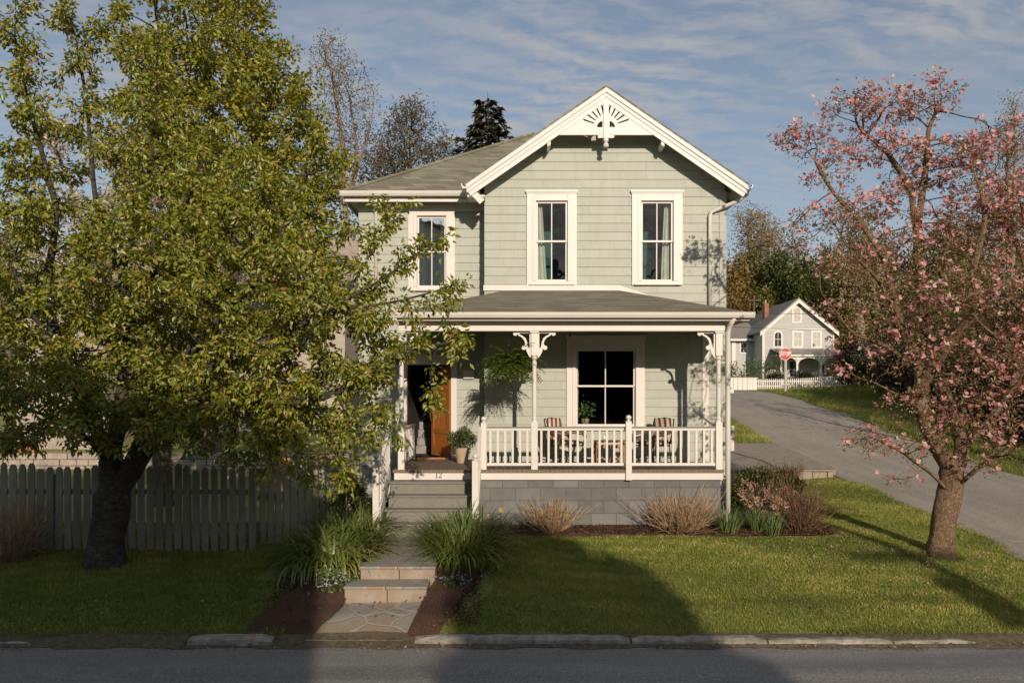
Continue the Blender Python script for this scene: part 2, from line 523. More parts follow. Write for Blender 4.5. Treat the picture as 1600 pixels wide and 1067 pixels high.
def stripe_mat():
    t = NT('brown_cream_striped_fabric'); sp = t.n('SeparateXYZ', {0: t.coord('Object')})
    m = t.math('FRACT', t.math('DIVIDE', t.math('ADD', sp.outputs[0], 5.0), .092))
    a = t.math('LESS_THAN', m, .5); b = t.math('LESS_THAN', m, .1)
    col = t.mix(a, (.60, .50, .38), (.10, .04, .025)); col = t.mix(b, col, (.34, .15, .06))
    return t.pbr(col, .95)


M['stripe'] = stripe_mat()


def glass_mat(name, refl, tint=(.84, .88, .86)):
    t = NT(name)
    tr = t.n('BsdfTransparent', {0: tint}); g = t.n('BsdfGlossy', {0: (1, 1, 1), 'Roughness': .012})
    g.inputs['Normal'].default_value = (0, 0, 0)
    n = t.noise(t.coord('Object'), 2.2, 2); t.set(g.inputs['Normal'], t.bump(n, .08, .02))
    lw = t.n('LayerWeight', {0: .35}); f = t.math('ADD', t.math('MULTIPLY', t.math('POWER', lw.outputs[1], 4.0), .5), refl)
    m = t.n('MixShader'); t.set(m.inputs[0], f); t.set(m.inputs[1], tr.outputs[0]); t.set(m.inputs[2], g.outputs[0])
    t.t.links.new(m.outputs[0], t.out.inputs[0]); return t.m


M['glass'] = glass_mat('window_glass', .028)
M['mirror_glass'] = glass_mat('reflective_storm_glass', .6)
M['far_glass'] = simple('far_window_glass', (.05, .06, .07), .08)
M['blind'] = simple('pale_blind', (.55, .53, .47), .8)
# ------------------------------------------------------------------ terrain heights
def interp(tab, v):
    return float(np.interp(v, [a for a, _ in tab], [b for _, b in tab]))


LAWN = [(-60, 1.6), (-14, 1.6), (-4, 1.2), (2.9, .1), (3.0, 0), (10.5, 0), (10.6, .09), (11.0, .2), (11.55, .34), (12.5, .5), (14, .65), (15.5, .72), (20, .76), (22, .78), (22.15, .84), (28, 1.6), (36, 2.55), (43, 3.3), (50, 3.6), (62, 4.0), (75, 5.5), (90, 7.5), (130, 13), (200, 17)]
ROADZ = [(-60, 1.0), (3, 0), (10.5, 0), (12, .14), (15, .48), (18, .75), (22, 1.02), (25, 1.3), (28, 1.66), (30, 1.92), (34, 2.5), (43, 3.40), (50, 3.62), (62, 4.0), (75, 5.5), (90, 7.5), (130, 13), (200, 17)]


def sm(a, b, x):
    t = min(1, max(0, (x - a) / (b - a))); return t * t * (3 - 2 * t)


RX0, RX1 = 9.15, 14.1


def gz(x, y):
    l = interp(LAWN, y); r = interp(ROADZ, y)
    # the retaining wall and drive raise the strip next to the road
    t = sm(6.6, 9.1, x)
    z = lerp(l, r, t)
    if x > RX1 and y > 10.6:
        z += sm(RX1, RX1 + 4.5, x) * .55 * sm(12, 20, y) * (1 - sm(38, 48, y)) + max(0, x - 18) * .06
    if x < -4 and y > 14: z += sm(-4, -9, -abs(x)) * 0
    return z


# ------------------------------------------------------------------ branching trees
class Tree:
    """space-filling growth: branches reach for points scattered through the crown"""
    def __init__(s, limbs, att, step, kill, iters=140, up=.05, jit=.25, seed=1, follow=.35):
        rng = np.random.default_rng(seed)
        P = []; par = []
        for lb in limbs:                                  # each limb: list of points; starts from nearest existing node
            lb = [np.array(q, float) for q in lb]
            if P:
                A = np.array(P); k = int(np.argmin(((A - lb[0]) ** 2).sum(1)))
            else:
                P.append(lb[0]); par.append(-1); k = 0
            cur = k
            for a in lb[1:]:
                st = P[cur].copy(); n = max(1, int(np.linalg.norm(a - st) / step))
                for j in range(1, n + 1):
                    q = st + (a - st) * j / n + (rng.normal(0, .12 * step, 3) if j < n else 0)
                    P.append(q); par.append(cur); cur = len(P) - 1
        att = np.asarray(att, float)
        N0 = len(P)
        cap = N0 + iters * 400
        pos = np.zeros((cap, 3)); pos[:N0] = P
        dirs = np.zeros((cap, 3))
        for i in range(N0):
            if par[i] >= 0:
                d = pos[i] - pos[par[i]]; dirs[i] = d / (np.linalg.norm(d) + 1e-9)
        par = list(par); n = N0
        alive = np.ones(len(att), bool)
        D2 = ((att[:, None, :] - pos[None, :n, :]) ** 2).sum(2)
        near = D2.argmin(1); nd = np.sqrt(D2.min(1)); del D2
        kids = np.zeros(cap, int)
        for it in range(iters):
            if not alive.any() or n > cap - 2000: break
            idx = np.where(alive)[0]
            acc = np.zeros((n, 3)); cnt = np.zeros(n)
            v = att[idx] - pos[near[idx]]; v /= np.linalg.norm(v, axis=1)[:, None] + 1e-9
            np.add.at(acc, near[idx], v); np.add.at(cnt, near[idx], 1)
            g = np.where(cnt > 0)[0]
            d = acc[g] / cnt[g][:, None] + dirs[g] * follow + rng.normal(0, jit, (len(g), 3)); d[:, 2] += up
            d /= np.linalg.norm(d, axis=1)[:, None] + 1e-9
            new = pos[g] + d * step
            m = len(g)
            pos[n:n + m] = new; dirs[n:n + m] = d; par += list(g); kids[g] += 1
            for blk in range(0, len(idx), 500):
                ii = idx[blk:blk + 500]
                q = np.sqrt(((att[ii][:, None, :] - new[None]) ** 2).sum(2)); b = q.argmin(1); bd = q[np.arange(len(ii)), b]
                up_ = bd < nd[ii]
                nd[ii[up_]] = bd[up_]; near[ii[up_]] = n + b[up_]
            n += m
            alive &= nd > kill
            if it % 4 == 3:                                # drop points fought over by exhausted nodes
                bad = alive & (kids[near] > 4); alive &= ~bad
        s.pos = pos[:n]; s.par = np.array(par[:n]); s.dirs = dirs[:n]; s.n = n
        tips = np.zeros(n)
        haskid = np.zeros(n, bool); haskid[s.par[s.par >= 0]] = True
        tips[~haskid] = 1
        for i in range(n - 1, 0, -1): tips[s.par[i]] += tips[i]
        s.tips = tips; s.leafy = ~haskid; s.rng = rng

    def radii(s, rbase, rtip):
        T = s.tips.max(); e = math.log(T) / math.log(rbase / rtip)
        s.r = rtip * s.tips ** (1 / e); return s.r

    def trunk(s, name, mat, rbase, rtip, parent=None, loc=None, flare=1.35, minr=0.0, sides=(9, 5, 3)):
        r = s.radii(rbase, rtip)
        z0 = s.pos[0][2]
        ch = [[] for _ in range(s.n)]
        for i in range(1, s.n): ch[s.par[i]].append(i)
        V = []; Fc = []
        stack = [(0, None)]
        while stack:
            st, p = stack.pop()
            chain = [st] if p is None else [p, st]
            cur = st
            while ch[cur]:
                k = max(ch[cur], key=lambda j: s.tips[j])
                for j in ch[cur]:
                    if j != k: stack.append((j, cur))
                chain.append(k); cur = k
            rm = r[chain[-1]] if p is None else r[st]
            if p is not None and rm < minr: continue
            ns = 18 if p is None else sides[0] if (p is None or rm > .05) else (sides[1] if rm > .018 else sides[2])
            pts = s.pos[chain].copy()
            for _ in range(2):
                if len(pts) > 3: pts[1:-1] = pts[1:-1] * .5 + (pts[:-2] + pts[2:]) * .25
            rr = r[chain].copy()
            if p is not None: rr[0] = min(rr[0], rr[1] * 1.25)
            prev = None; b = len(V)
            for q in range(len(pts)):
                d = pts[min(q + 1, len(pts) - 1)] - pts[max(q - 1, 0)]; d = d / (np.linalg.norm(d) + 1e-9)
                if prev is None:
                    a = np.array([0, 0, 1.0]) if abs(d[2]) < .9 else np.array([1.0, 0, 0]); u = np.cross(d, a)
                else: u = prev - d * prev.dot(d)
                u = u / (np.linalg.norm(u) + 1e-9); prev = u; w = np.cross(d, u)
                R_ = rr[q]
                if p is None:
                    h = pts[q][2] - z0
                    if h < .5: R_ *= 1 + (flare - 1) * (1 - h / .5) ** 2
                for k in range(ns):
                    t = 2 * math.pi * k / ns
                    rk = R_ * (1 + (.08 * math.sin(3 * t + q * .35) + .05 * math.sin(5 * t - q * .6) + .035 * math.sin(9 * t + q * 1.3) if ns > 6 else 0))
                    V.append(pts[q] + u * rk * math.cos(t) + w * rk * math.sin(t))
            for q in range(len(pts) - 1):
                for k in range(ns):
                    k2 = (k + 1) % ns
                    Fc.append((b + q * ns + k, b + q * ns + k2, b + (q + 1) * ns + k2, b + (q + 1) * ns + k))
        return np_mesh(name, V, Fc, mat, parent, loc, smooth=True)


def blobs(spec, density, seed=0):
    """crown envelope: (px,py,depth,rx_px,ry_px,r_depth_m[,weight]) ellipsoids -> scattered points"""
    rng = np.random.default_rng(seed); out = []
    for b in spec:
        px, py, d, rx, ry, rd = b[:6]; w = b[6] if len(b) > 6 else 1
        c = pt(px, py, d); sx = rx / F * d; sz = ry / F * d
        n = max(6, int(density * w * 4.19 * sx * sz * rd))
        q = rng.normal(0, 1, (n, 3)); q /= np.linalg.norm(q, axis=1)[:, None]; q *= (rng.random(n) ** .42)[:, None]
        out.append(np.array(c) + q * np.array([sx, rd, sz]))
    return np.concatenate(out)


def unit(a):
    return a / (np.linalg.norm(a, axis=1)[:, None] + 1e-9)


def leaves(name, pos, d, nrm, L, W, mat, parent=None, loc=None, fold=.25, droop=.15, rnd=None, seed=0, wide=.45):
    rng = np.random.default_rng(seed + 11); n = len(pos)
    L = (L * rng.uniform(.65, 1.25, n))[:, None]; W = (W * rng.uniform(.7, 1.2, n))[:, None]
    d = unit(d); nrm = unit(nrm - d * (nrm * d).sum(1)[:, None]); sd = np.cross(d, nrm)
    mid = pos + d * L * wide
    tip = pos + d * L - nrm * L * droop
    V = np.stack([pos, mid + sd * W / 2 + nrm * W * fold, tip, mid - sd * W / 2 + nrm * W * fold], 1).reshape(-1, 3)
    i = np.arange(n)[:, None] * 4
    Fc = np.concatenate([i + [[0, 1, 2]], i + [[0, 2, 3]]], 1).reshape(-1, 3)
    if rnd is None: rnd = rng.random(n)
    return np_mesh(name, V, Fc, mat, parent, loc, rnd=np.repeat(rnd, 2))


def leaf_cloud(tree, per, spread, maxtips, seed, down=.35, along=.5, clump=3, cl=.05):
    """leaf positions round the thin branches: (pos, dir, normal)"""
    rng = np.random.default_rng(seed)
    k = np.where(tree.tips <= maxtips)[0]; k = k[k > 0]
    k = np.repeat(k, per); n = len(k)
    t = rng.random((n, 1))
    p = tree.pos[k] * t + tree.pos[tree.par[k]] * (1 - t) + rng.normal(0, spread, (n, 3))
    p = np.repeat(p, clump, 0); kk = np.repeat(k, clump)
    off = rng.normal(0, 1, p.shape)
    d = off * .75 + tree.dirs[kk] * along; d[:, 2] -= down
    nr = rng.normal(0, .85, (len(p), 3)); nr[:, 2] += .4
    p = p + off * cl
    return p, d, nr


def strips(name, base, d0, up, L, W, mat, parent=None, loc=None, seg=5, arch=1.0, seed=0, taper=True):
    """arching grass-like blades: start going up, bend outwards along d0"""
    rng = np.random.default_rng(seed); n = len(base)
    L = np.asarray(L)[:, None]; W = np.asarray(W)[:, None]
    d0 = unit(d0); sd = np.cross(d0, np.array([[0, 0, 1.0]])); sd = unit(sd)
    V = np.zeros((n, seg + 1, 2, 3)); p = base.copy()
    a = np.asarray(up)                                    # starting angle from vertical
    for q in range(seg + 1):
        w = W * (1 - (q / seg) ** 2 * .92 if taper else 1) / 2
        V[:, q, 0] = p - sd * w; V[:, q, 1] = p + sd * w
        ang = a + arch * (q / seg) ** 1.1
        p = p + (d0 * np.sin(ang)[:, None] + np.array([[0, 0, 1.0]]) * np.cos(ang)[:, None]) * L / seg
    V = V.reshape(-1, 3); Fc = []
    i = np.arange(n)[:, None] * (seg + 1) * 2
    for q in range(seg):
        Fc.append(i + [[q * 2, q * 2 + 1, q * 2 + 3, q * 2 + 2]])
    Fc = np.stack(Fc, 1).reshape(-1, 4)
    return np_mesh(name, V, Fc, mat, parent, loc, rnd=np.repeat(rng.random(n), seg))


def clump_of_blades(name, label, cat, c, rad, n, Lr, Wr, mat, group=None, arch=1.3, lean=.25, seg=6, seed=1, part='leaves', hole=0):
    t = thing(name, label, cat, c, group)
    rng = np.random.default_rng(seed)
    a = rng.uniform(0, 2 * math.pi, n); rr = np.sqrt(rng.random(n))
    rx, ry = rad if isinstance(rad, tuple) else (rad, rad)
    b = np.stack([c[0] + np.cos(a) * rr * rx, c[1] + np.sin(a) * rr * ry, np.zeros(n)], 1)
    b[:, 2] = [gz(x, y) - .02 for x, y in b[:, :2]]
    d = np.stack([np.cos(a), np.sin(a), np.zeros(n)], 1) + rng.normal(0, .55, (n, 3)); d[:, 2] = 0
    o = strips(part, b, d, lean * rr + rng.uniform(0, .15, n), rng.uniform(*Lr, n), rng.uniform(*Wr, n), mat, t, seg=seg, arch=(rng.uniform(.3, 1.15, n) * arch), seed=seed)
    return t


def stem_bush(name, label, cat, c, rad, h, n, mat, r=.006, group=None, seed=1, fork=True, lean=.9):
    t = thing(name, label, cat, c, group); rng = np.random.default_rng(seed)
    V = []; Fc = []; rn = []
    def add(p, q, r0, r1, c_):
        b = len(V); d = q - p; d = d / np.linalg.norm(d); a = np.array([1, 0, 0]) if abs(d[0]) < .8 else np.array([0, 1.0, 0]); u = np.cross(d, a); u /= np.linalg.norm(u); w = np.cross(d, u)
        for pp, r_ in ((p, r0), (q, r1)):
            for k in range(3): tt = k * 2.0944; V.append(pp + u * r_ * math.cos(tt) + w * r_ * math.sin(tt))
        for k in range(3): k2 = (k + 1) % 3; Fc.append((b + k, b + k2, b + 3 + k2, b + 3 + k)); rn.append(c_)
    for i in range(n):
        a = rng.uniform(0, 6.283); rr = math.sqrt(rng.random()) * rad * .45
        p = np.array([c[0] + math.cos(a) * rr, c[1] + math.sin(a) * rr * .8, 0]); p[2] = gz(p[0], p[1]) - .02
        le = lean * rng.uniform(.1, 1); L = h * rng.uniform(.6, 1.1) / max(.55, math.cos(le) )
        dz = np.array([math.cos(a) * math.sin(le), math.sin(a) * math.sin(le), math.cos(le)]) + rng.normal(0, .16, 3)
        m = p + dz * L * .5 + rng.normal(0, .035, 3) * h * 1.6; e = p + dz * L + np.array([0, 0, .05 * L]) + rng.normal(0, .07, 3) * h * 1.6; cc = rng.random()
        add(p, m, r * 1.2, r, cc); add(m, e, r, r * .5, cc)
        if fork:
            for _ in range(4):
                f = m + (e - m) * rng.uniform(-.5, .7); g = f + dz * L * rng.uniform(.10, .30) + rng.normal(0, .13, 3) * h; add(f, g, r * .7, r * .35, rng.random())
    np_mesh('stems', V, Fc, mat, t, rnd=rn)
    return t


def bush(name, label, cat, c, radii, n, L, mat, group=None, seed=1, stem=None, lumps=7, W=None, flat=.25):
    """shrub: stems and a lumpy cloud of leaves"""
    t = thing(name, label, cat, c, group); rng = np.random.default_rng(seed)
    ctr = np.array(c) + np.array([0, 0, radii[2] * .95]); rad = np.array(radii)
    lc = rng.normal(0, 1, (lumps, 3)); lc = unit(lc) * .55; lr = rng.uniform(.38, .62, lumps)
    k = rng.integers(0, lumps, n)
    q = unit(rng.normal(0, 1, (n, 3))) * (rng.random(n) ** .4)[:, None]
    p = ctr + (lc[k] + q * lr[k][:, None]) * rad
    p[:, 2] = np.maximum(p[:, 2], c[2] + .02)
    d = unit(p - ctr) + rng.normal(0, .7, (n, 3)); nr = rng.normal(0, .6, (n, 3)); nr[:, 2] += .8
    leaves('foliage', p, d, nr, L, W or L * .5, mat, t, seed=seed)
    mb = MB()
    for i in range(lumps + 3):
        e = ctr + (lc[i % lumps] * 1.1 + rng.normal(0, .15, 3)) * rad; b = np.array(c) + rng.normal(0, .12, 3) * rad; b[2] = c[2] - .05
        e[2] = max(e[2], c[2] + .15)
        mm = (b + e) / 2 + rng.normal(0, .08, 3) * rad
        mb.tube([b, mm, e], [.02 * max(radii) ** .5, .014 * max(radii) ** .5, .006], 5)
    mb.build('stems', stem or M['bark'], t)
    return t


def make_tree(name, label, cat, limbs, spec, density, step, kill, leaf, lmat, bmat, rbase, rtip, seed, group=None, per=3, spread=.06, maxtips=3, clump=3, cl=.06, down=.35, minr=0.0, iters=160, up=.05, jit=.25, kids=True, crown='crown', W=None):
    c = limbs[0][0]
    t = thing(name, label, cat, tuple(c), group)
    T = Tree(limbs, blobs(spec, density, seed), step, kill, iters=iters, up=up, jit=jit, seed=seed)
    T.trunk('trunk', bmat, rbase, rtip, t, minr=minr)
    if per > 0:
        p, d, nr = leaf_cloud(T, per, spread, maxtips, seed, down=down, clump=clump, cl=cl)
        leaves(crown, p, d, nr, leaf, W or leaf * .5, lmat, t, seed=seed)
    return t, T
# ------------------------------------------------------------------ camera, sun, sky
cam = bpy.data.objects.new('camera', bpy.data.cameras.new('camera'))
COL.objects.link(cam); SC.camera = cam
cam.location = (0, 0, HC); cam.rotation_euler = (R(90), 0, 0)
cam.data.sensor_width = 36; cam.data.lens = F / 1600 * 36
cam.data.shift_y = (CY - 533.5) / 1600; cam.data.clip_end = 3000

EL, AZ = R(19.0), R(12.0)
to_sun = Vector((math.sin(AZ) * math.cos(EL), -math.cos(AZ) * math.cos(EL), math.sin(EL)))
sl = bpy.data.lights.new('sun', 'SUN'); sl.energy = 4.1; sl.angle = R(.55); sl.color = (1.0, .84, .67)
so = bpy.data.objects.new('sun', sl); COL.objects.link(so); so.rotation_euler = (-to_sun).to_track_quat('-Z', 'Y').to_euler()
so.location = to_sun * 60

w = bpy.data.worlds.new('World'); SC.world = w; w.use_nodes = True
wt = w.node_tree; wt.nodes.clear()


class WN(NT):
    def __init__(s): s.t = wt; s.out = wt.nodes.new('ShaderNodeOutputWorld')


W_ = WN()
sky = W_.n('TexSky', sky_type='NISHITA', sun_disc=False, sun_elevation=EL, sun_rotation=math.pi - AZ, air_density=1.0, dust_density=.4, ozone_density=1.5)
dirv = W_.coord('Generated')
sp = W_.n('SeparateXYZ', {0: dirv})
zz = W_.math('ADD', W_.math('MAXIMUM', sp.outputs[2], 0.0), .10)
u = W_.math('DIVIDE', sp.outputs[0], zz); v = W_.math('DIVIDE', sp.outputs[1], zz)
uv = W_.n('CombineXYZ', {0: u, 1: v}).outputs[0]
# rippled high cloud: rows of small billows, broken by large patches
wob = W_.n('TexNoise', {'Vector': uv, 'Scale': .9, 'Detail': 3}).outputs[1]
uvw = W_.mix(.30, uv, wob)
mp = W_.n('Mapping', {0: uvw}); mp.inputs['Rotation'].default_value = (0, 0, R(-24)); mp.inputs['Scale'].default_value = (.85, 2.3, 1)
n1 = W_.noise(mp.outputs[0], 4.6, 7, .64, .5)
mp2 = W_.n('Mapping', {0: uvw}); mp2.inputs['Rotation'].default_value = (0, 0, R(-18))
mp3 = W_.n('Mapping', {0: uvw}); mp3.inputs['Rotation'].default_value = (0, 0, R(-32)); mp3.inputs['Scale'].default_value = (.9, 2.8, 1)
n2 = W_.noise(mp3.outputs[0], 11.5, 4, .6, .3)
wv = W_.n('TexWave', {'Vector': mp2.outputs[0], 'Scale': 4.2, 'Distortion': 9.0, 'Detail': 5.0, 'Detail Scale': 1.8, 'Detail Roughness': .6}, bands_direction='Y').outputs[1]
big = W_.noise(uv, .62, 5, .6, .3)
c1 = W_.math('ADD', W_.math('MULTIPLY', n1, .50), W_.math('ADD', W_.math('MULTIPLY', wv, .12), W_.math('MULTIPLY', n2, .38)))
c1 = W_.ramp(c1, [(.40, (0, 0, 0)), (.60, (1, 1, 1))])
bm_ = W_.ramp(big, [(.40, (.10, .10, .10)), (.58, (1, 1, 1))])
cf = W_.math('ADD', W_.math('MULTIPLY', W_.math('MULTIPLY', c1, bm_), .62), .20)
skyc = W_.mix(1.0, sky.outputs[0], (.98, .95, .93), 'MULTIPLY')
col = W_.mix(cf, skyc, (4.6, 4.5, 4.45))
bg = W_.n('Background', {0: col, 1: .102}); wt.links.new(bg.outputs[0], W_.out.inputs[0])
w.cycles.sampling_method = 'MANUAL'; w.cycles.sample_map_resolution = 512

SC.view_settings.view_transform = 'Standard'; SC.view_settings.look = 'None'
SC.view_settings.exposure = 0; SC.view_settings.gamma = 1
SC.cycles.max_bounces = 6; SC.cycles.transparent_max_bounces = 12; SC.cycles.diffuse_bounces = 3
SC.cycles.caustics_reflective = False; SC.cycles.caustics_refractive = False

# ------------------------------------------------------------------ ground, roads, kerbs
def sheet(name, xs, ys, hf, mat, kind='structure'):
    V = [(x, y, hf(x, y)) for y in ys for x in xs]; n = len(xs)
    Fc = [(j * n + i, j * n + i + 1, (j + 1) * n + i + 1, (j + 1) * n + i) for j in range(len(ys) - 1) for i in range(n - 1)]
    o = np_mesh(name, V, Fc, mat, smooth=True); tag(o, kind=kind); return o


def frange(a, b, s):
    n = max(1, round((b - a) / s)); return [a + (b - a) * i / n for i in range(n)]


xs = frange(-160, -30, 10) + frange(-30, -12, 1.5) + frange(-12, 9.0, .3) + [9.0, 9.15, 9.3] + frange(9.6, 13.9, .6) + [13.9, 14.1, 14.3] + frange(14.6, 24, .8) + frange(24, 60, 4) + frange(60, 200, 14) + [200]
ys = frange(-60, 2.8, 3) + [2.8, 3.0, 3.2] + frange(4, 10.3, 1) + [10.3, 10.45, 10.6] + frange(10.8, 16, .2) + frange(16, 24, .35) + frange(24, 50, 1) + frange(50, 90, 3) + frange(90, 260, 12) + [260]


def dent(x, y):
    b = .015 * math.sin(x * 1.7 + y * .6) + .012 * math.sin(y * 2.3 - x * .8)
    return b


def ground_h(x, y):
    z = gz(x, y)
    if 3.05 < y < 10.4: return z - .12
    if RX0 + .05 < x < RX1 - .05 and 10.4 <= y < 47: return z - .12
    if PATH_A(x, y): return z - .14
    if 10.7 < y < 60: z += dent(x, y) * .7
    return z


def px_l(y): return lerp(-2.72, -2.25, min(1, (y - 10.55) / 1.45))
def px_r(y): return lerp(-1.44, -1.18, min(1, (y - 10.55) / 1.45))
def PATH_A(x, y): return 10.5 < y < 14.4 and px_l(y) + .02 < x < px_r(y) - .02


sheet('lawn', xs, ys, ground_h, M['ground'])
sheet('front_street', frange(-70, 90, 4) + [90], frange(2.9, 10.5, .5) + [10.5], lambda x, y: .008 + .05 * math.sin((y - 3) / 7.5 * math.pi), M['street'])
rx = frange(RX0 - .1, RX1 + .1, .4) + [RX1 + .1]


def road_edge(x, y):
    return gz(x, y) + .012 + .03 * math.sin((x - RX0) / (RX1 - RX0) * math.pi)


V = []; ys2 = frange(10.5, 47, .5) + [47]
o = sheet('side_street', rx, ys2, lambda x, y: road_edge(x, y), M['side_road'])
# ragged road edge
for vtx in o.data.vertices:
    x, y, _ = vtx.co
    if abs(x - (RX0 - .1)) < .01 or abs(x - (RX1 + .1)) < .01: vtx.co.x += .10 * math.sin(y * 1.3) + .06 * math.sin(y * 3.7 + 1)
# a lane turning left at the top of the hill
sheet('cross_lane', frange(-8, RX0 + .5, 1) + [RX0 + .5], frange(42.5, 47, .5) + [47], lambda x, y: gz(max(x, RX0), y) + .02, M['side_road'])

# driveway apron beside the house, held by a low stone wall
sheet('driveway', frange(5.2, 9.1, .3) + [9.1], frange(22.35, 27.4, .3) + [27.4], lambda x, y: interp([(22.3, 1.20), (27.4, 1.62)], y) + .015, M['concrete'])
mb = MB(); mb.add([(5.2, 22.35, .6), (9.1, 22.35, .6), (9.1, 22.35, 1.215), (5.2, 22.35, 1.215)], [(0, 1, 2, 3)])
mb.add([(5.2, 27.4, 1.4), (9.1, 27.4, 1.4), (9.1, 27.4, 1.63), (5.2, 27.4, 1.63)], [(0, 1, 2, 3)])
mb.add([(9.1, 22.35, .8), (9.1, 27.4, 1.4), (9.1, 27.4, 1.63), (9.1, 22.35, 1.21)], [(0, 1, 2, 3)])
tag(mb.build('driveway_edge', M['concrete']), kind='structure')
t = thing('retaining_wall', 'low pale stone retaining wall holding up the driveway beside the road', 'wall', (7.5, 22.2, .7))
mb = MB(); rs = random.Random(4)
x = 5.6
while x < 8.85:
    wd = rs.uniform(.28, .5)
    for k in range(2): mb.box(x + .008, min(8.9, x + wd) - .008, 22.03 + rs.uniform(-.02, .02), 22.34, .62 + k * .29, .62 + (k + 1) * .29 - .012)
    x += wd
mb.build('stones', M['stone'], t, bevel=.02)
mb = MB(); mb.box(5.55, 8.95, 21.98, 22.344, 1.19, 1.235); mb.build('coping', M['concrete'], t, bevel=.01)

# kerbs
def rough_box(name, x0, x1, y0, y1, z1, seed, mat, label):
    rng = random.Random(seed); n = max(4, int((x1 - x0) / .16)); V = []; Fc = []
    for i in range(n + 1):
        x = lerp(x0, x1, i / n) ; j = [rng.uniform(-.013, .013) for _ in range(5)]
        e = .75 if i in (0, n) else 1
        V += [(x, y0 + j[0], -.05), (x, y0 + .01 + j[0], z1 * .75 * e + j[1]), (x, y0 + .045 + j[2], z1 * e + j[1] * .7), (x, y1 - .03 + j[3], z1 * e + j[4] * .7), (x, y1 + j[3], z1 * .6 * e), (x, y1, -.05)]
    for i in range(n):
        for k in range(6):
            k2 = (k + 1) % 6; Fc.append((i * 6 + k, i * 6 + k2, (i + 1) * 6 + k2, (i + 1) * 6 + k))
    Fc.append(tuple(range(6))[::-1]); Fc.append(tuple(n * 6 + k for k in range(6)))
    me = bpy.data.meshes.new(name); me.from_pydata(V, [], Fc); me.update()
    o = link(name, me, mat, None, ((x0 + x1) / 2, y0, 0)); return o


KG = 'kerb stones along the front street'
def kerb(name, x0, x1, seed, label, z=.115, y0=10.45):
    o = rough_box(name, x0, x1, y0, 10.63, z, seed, M['kerb'], label); tag(o, label, 'kerb', KG)


kerb('kerb_stone', -4.25, -3.15, 1, 'short pale granite kerb stone left of the flagstone walk', .13, 10.42)
kb = [(-1.28, 1.55, 'long worn kerb stone just right of the flagstone walk, its far end in shade'), (1.58, 3.35, 'weathered kerb stone where the tree shade ends on the lawn edge'), (3.38, 5.0, 'sunlit kerb stone in the middle of the right-hand lawn edge'), (5.03, 6.1, 'sunlit kerb stone low in the grass, last of the kerb before the bare verge')]
for i, (a, b, l) in enumerate(kb): kerb('kerb_stone', a, b, 10 + i, l, .115 - .015 * i)
kerb('kerb_stone', -9.6, -6.2, 21, 'kerb stone sunk in the dark grass at the far left edge', .05)
# ragged strip of dirt and leaf litter where lawn meets street
n = 121
V = []
for i in range(n):
    x = lerp(-12, 11, i / (n - 1)); a = 10.335 + .045 * math.sin(i * .9) + .03 * math.sin(i * 2.3)
    V += [(x, a, .017), (x, 10.47, .038), (x, 10.62 + .02 * math.sin(i * 1.7), gz(x, 10.62) + .014), (x, 10.72 + .04 * math.sin(i * 1.1) + .03 * math.sin(i * 2.9), gz(x, 10.72) - .01)]
Fc = [(i * 4 + k, (i + 1) * 4 + k, (i + 1) * 4 + k + 1, i * 4 + k + 1) for i in range(n - 1) for k in range(3)]
verge = simple('dry_verge_dirt', (.20, .155, .095), 1, .3, 14, .8, .02)
tag(np_mesh('verge_dirt', V, Fc, verge, smooth=True), kind='structure')

# flagstone walk and its two stone steps
def strip_y(name, ylist, lfun, rfun, zfun, mat, nx=8, kind='structure'):
    V = []; Fc = []
    for y in ylist:
        for i in range(nx + 1): V.append((lerp(lfun(y), rfun(y), i / nx), y, zfun(y)))
    for j in range(len(ylist) - 1):
        for i in range(nx): a = j * (nx + 1) + i; Fc.append((a, a + 1, a + nx + 2, a + nx + 1))
    o = np_mesh(name, V, Fc, mat); tag(o, kind=kind); return o


strip_y('flagstone_walk', frange(10.5, 11.56, .15) + [11.56], px_l, px_r, lambda y: interp([(10.5, .06), (10.7, .10), (11.56, .30)], y), M['flag'])
mbl = MB()
strip_y('flagstone_landing', frange(12.0, 14.45, .2) + [14.45], px_l, px_r, lambda y: interp([(12, .715), (14.45, .765)], y), M['flag'])
for (y0, y1, z0, z1, lab) in ((11.54, 12.0, .2, .53, 'lower rusty stone step between the two clumps of daylilies'), (11.99, 12.3, .4, .722, 'upper rusty stone step below the flagstone landing')):
    mb = MB(); xl, xr = px_l(y0) - .03, px_r(y0) + .02
    m_ = lerp(xl, xr, .52)
    mb.box(xl, m_ - .004, y0, y1, z0, z1 - .045); mb.box(m_ + .004, xr, y0 + .008, y1, z0, z1 - .045)
    s_ = tag(mb.build('stone_step', M['stone'], None, ((xl + xr) / 2, y0, z0), bevel=.012), lab, 'step', 'stone steps in the front walk')
    mb = MB(); m2 = lerp(xl, xr, .5)
    mb.box(xl - .01, m2 - .004, y0 - .02, y1, z1 - .044, z1); mb.box(m2 + .004, xr + .01, y0 - .02, y1, z1 - .044, z1)
    mb.build('tread_slab', M['flag'], s_, bevel=.008)

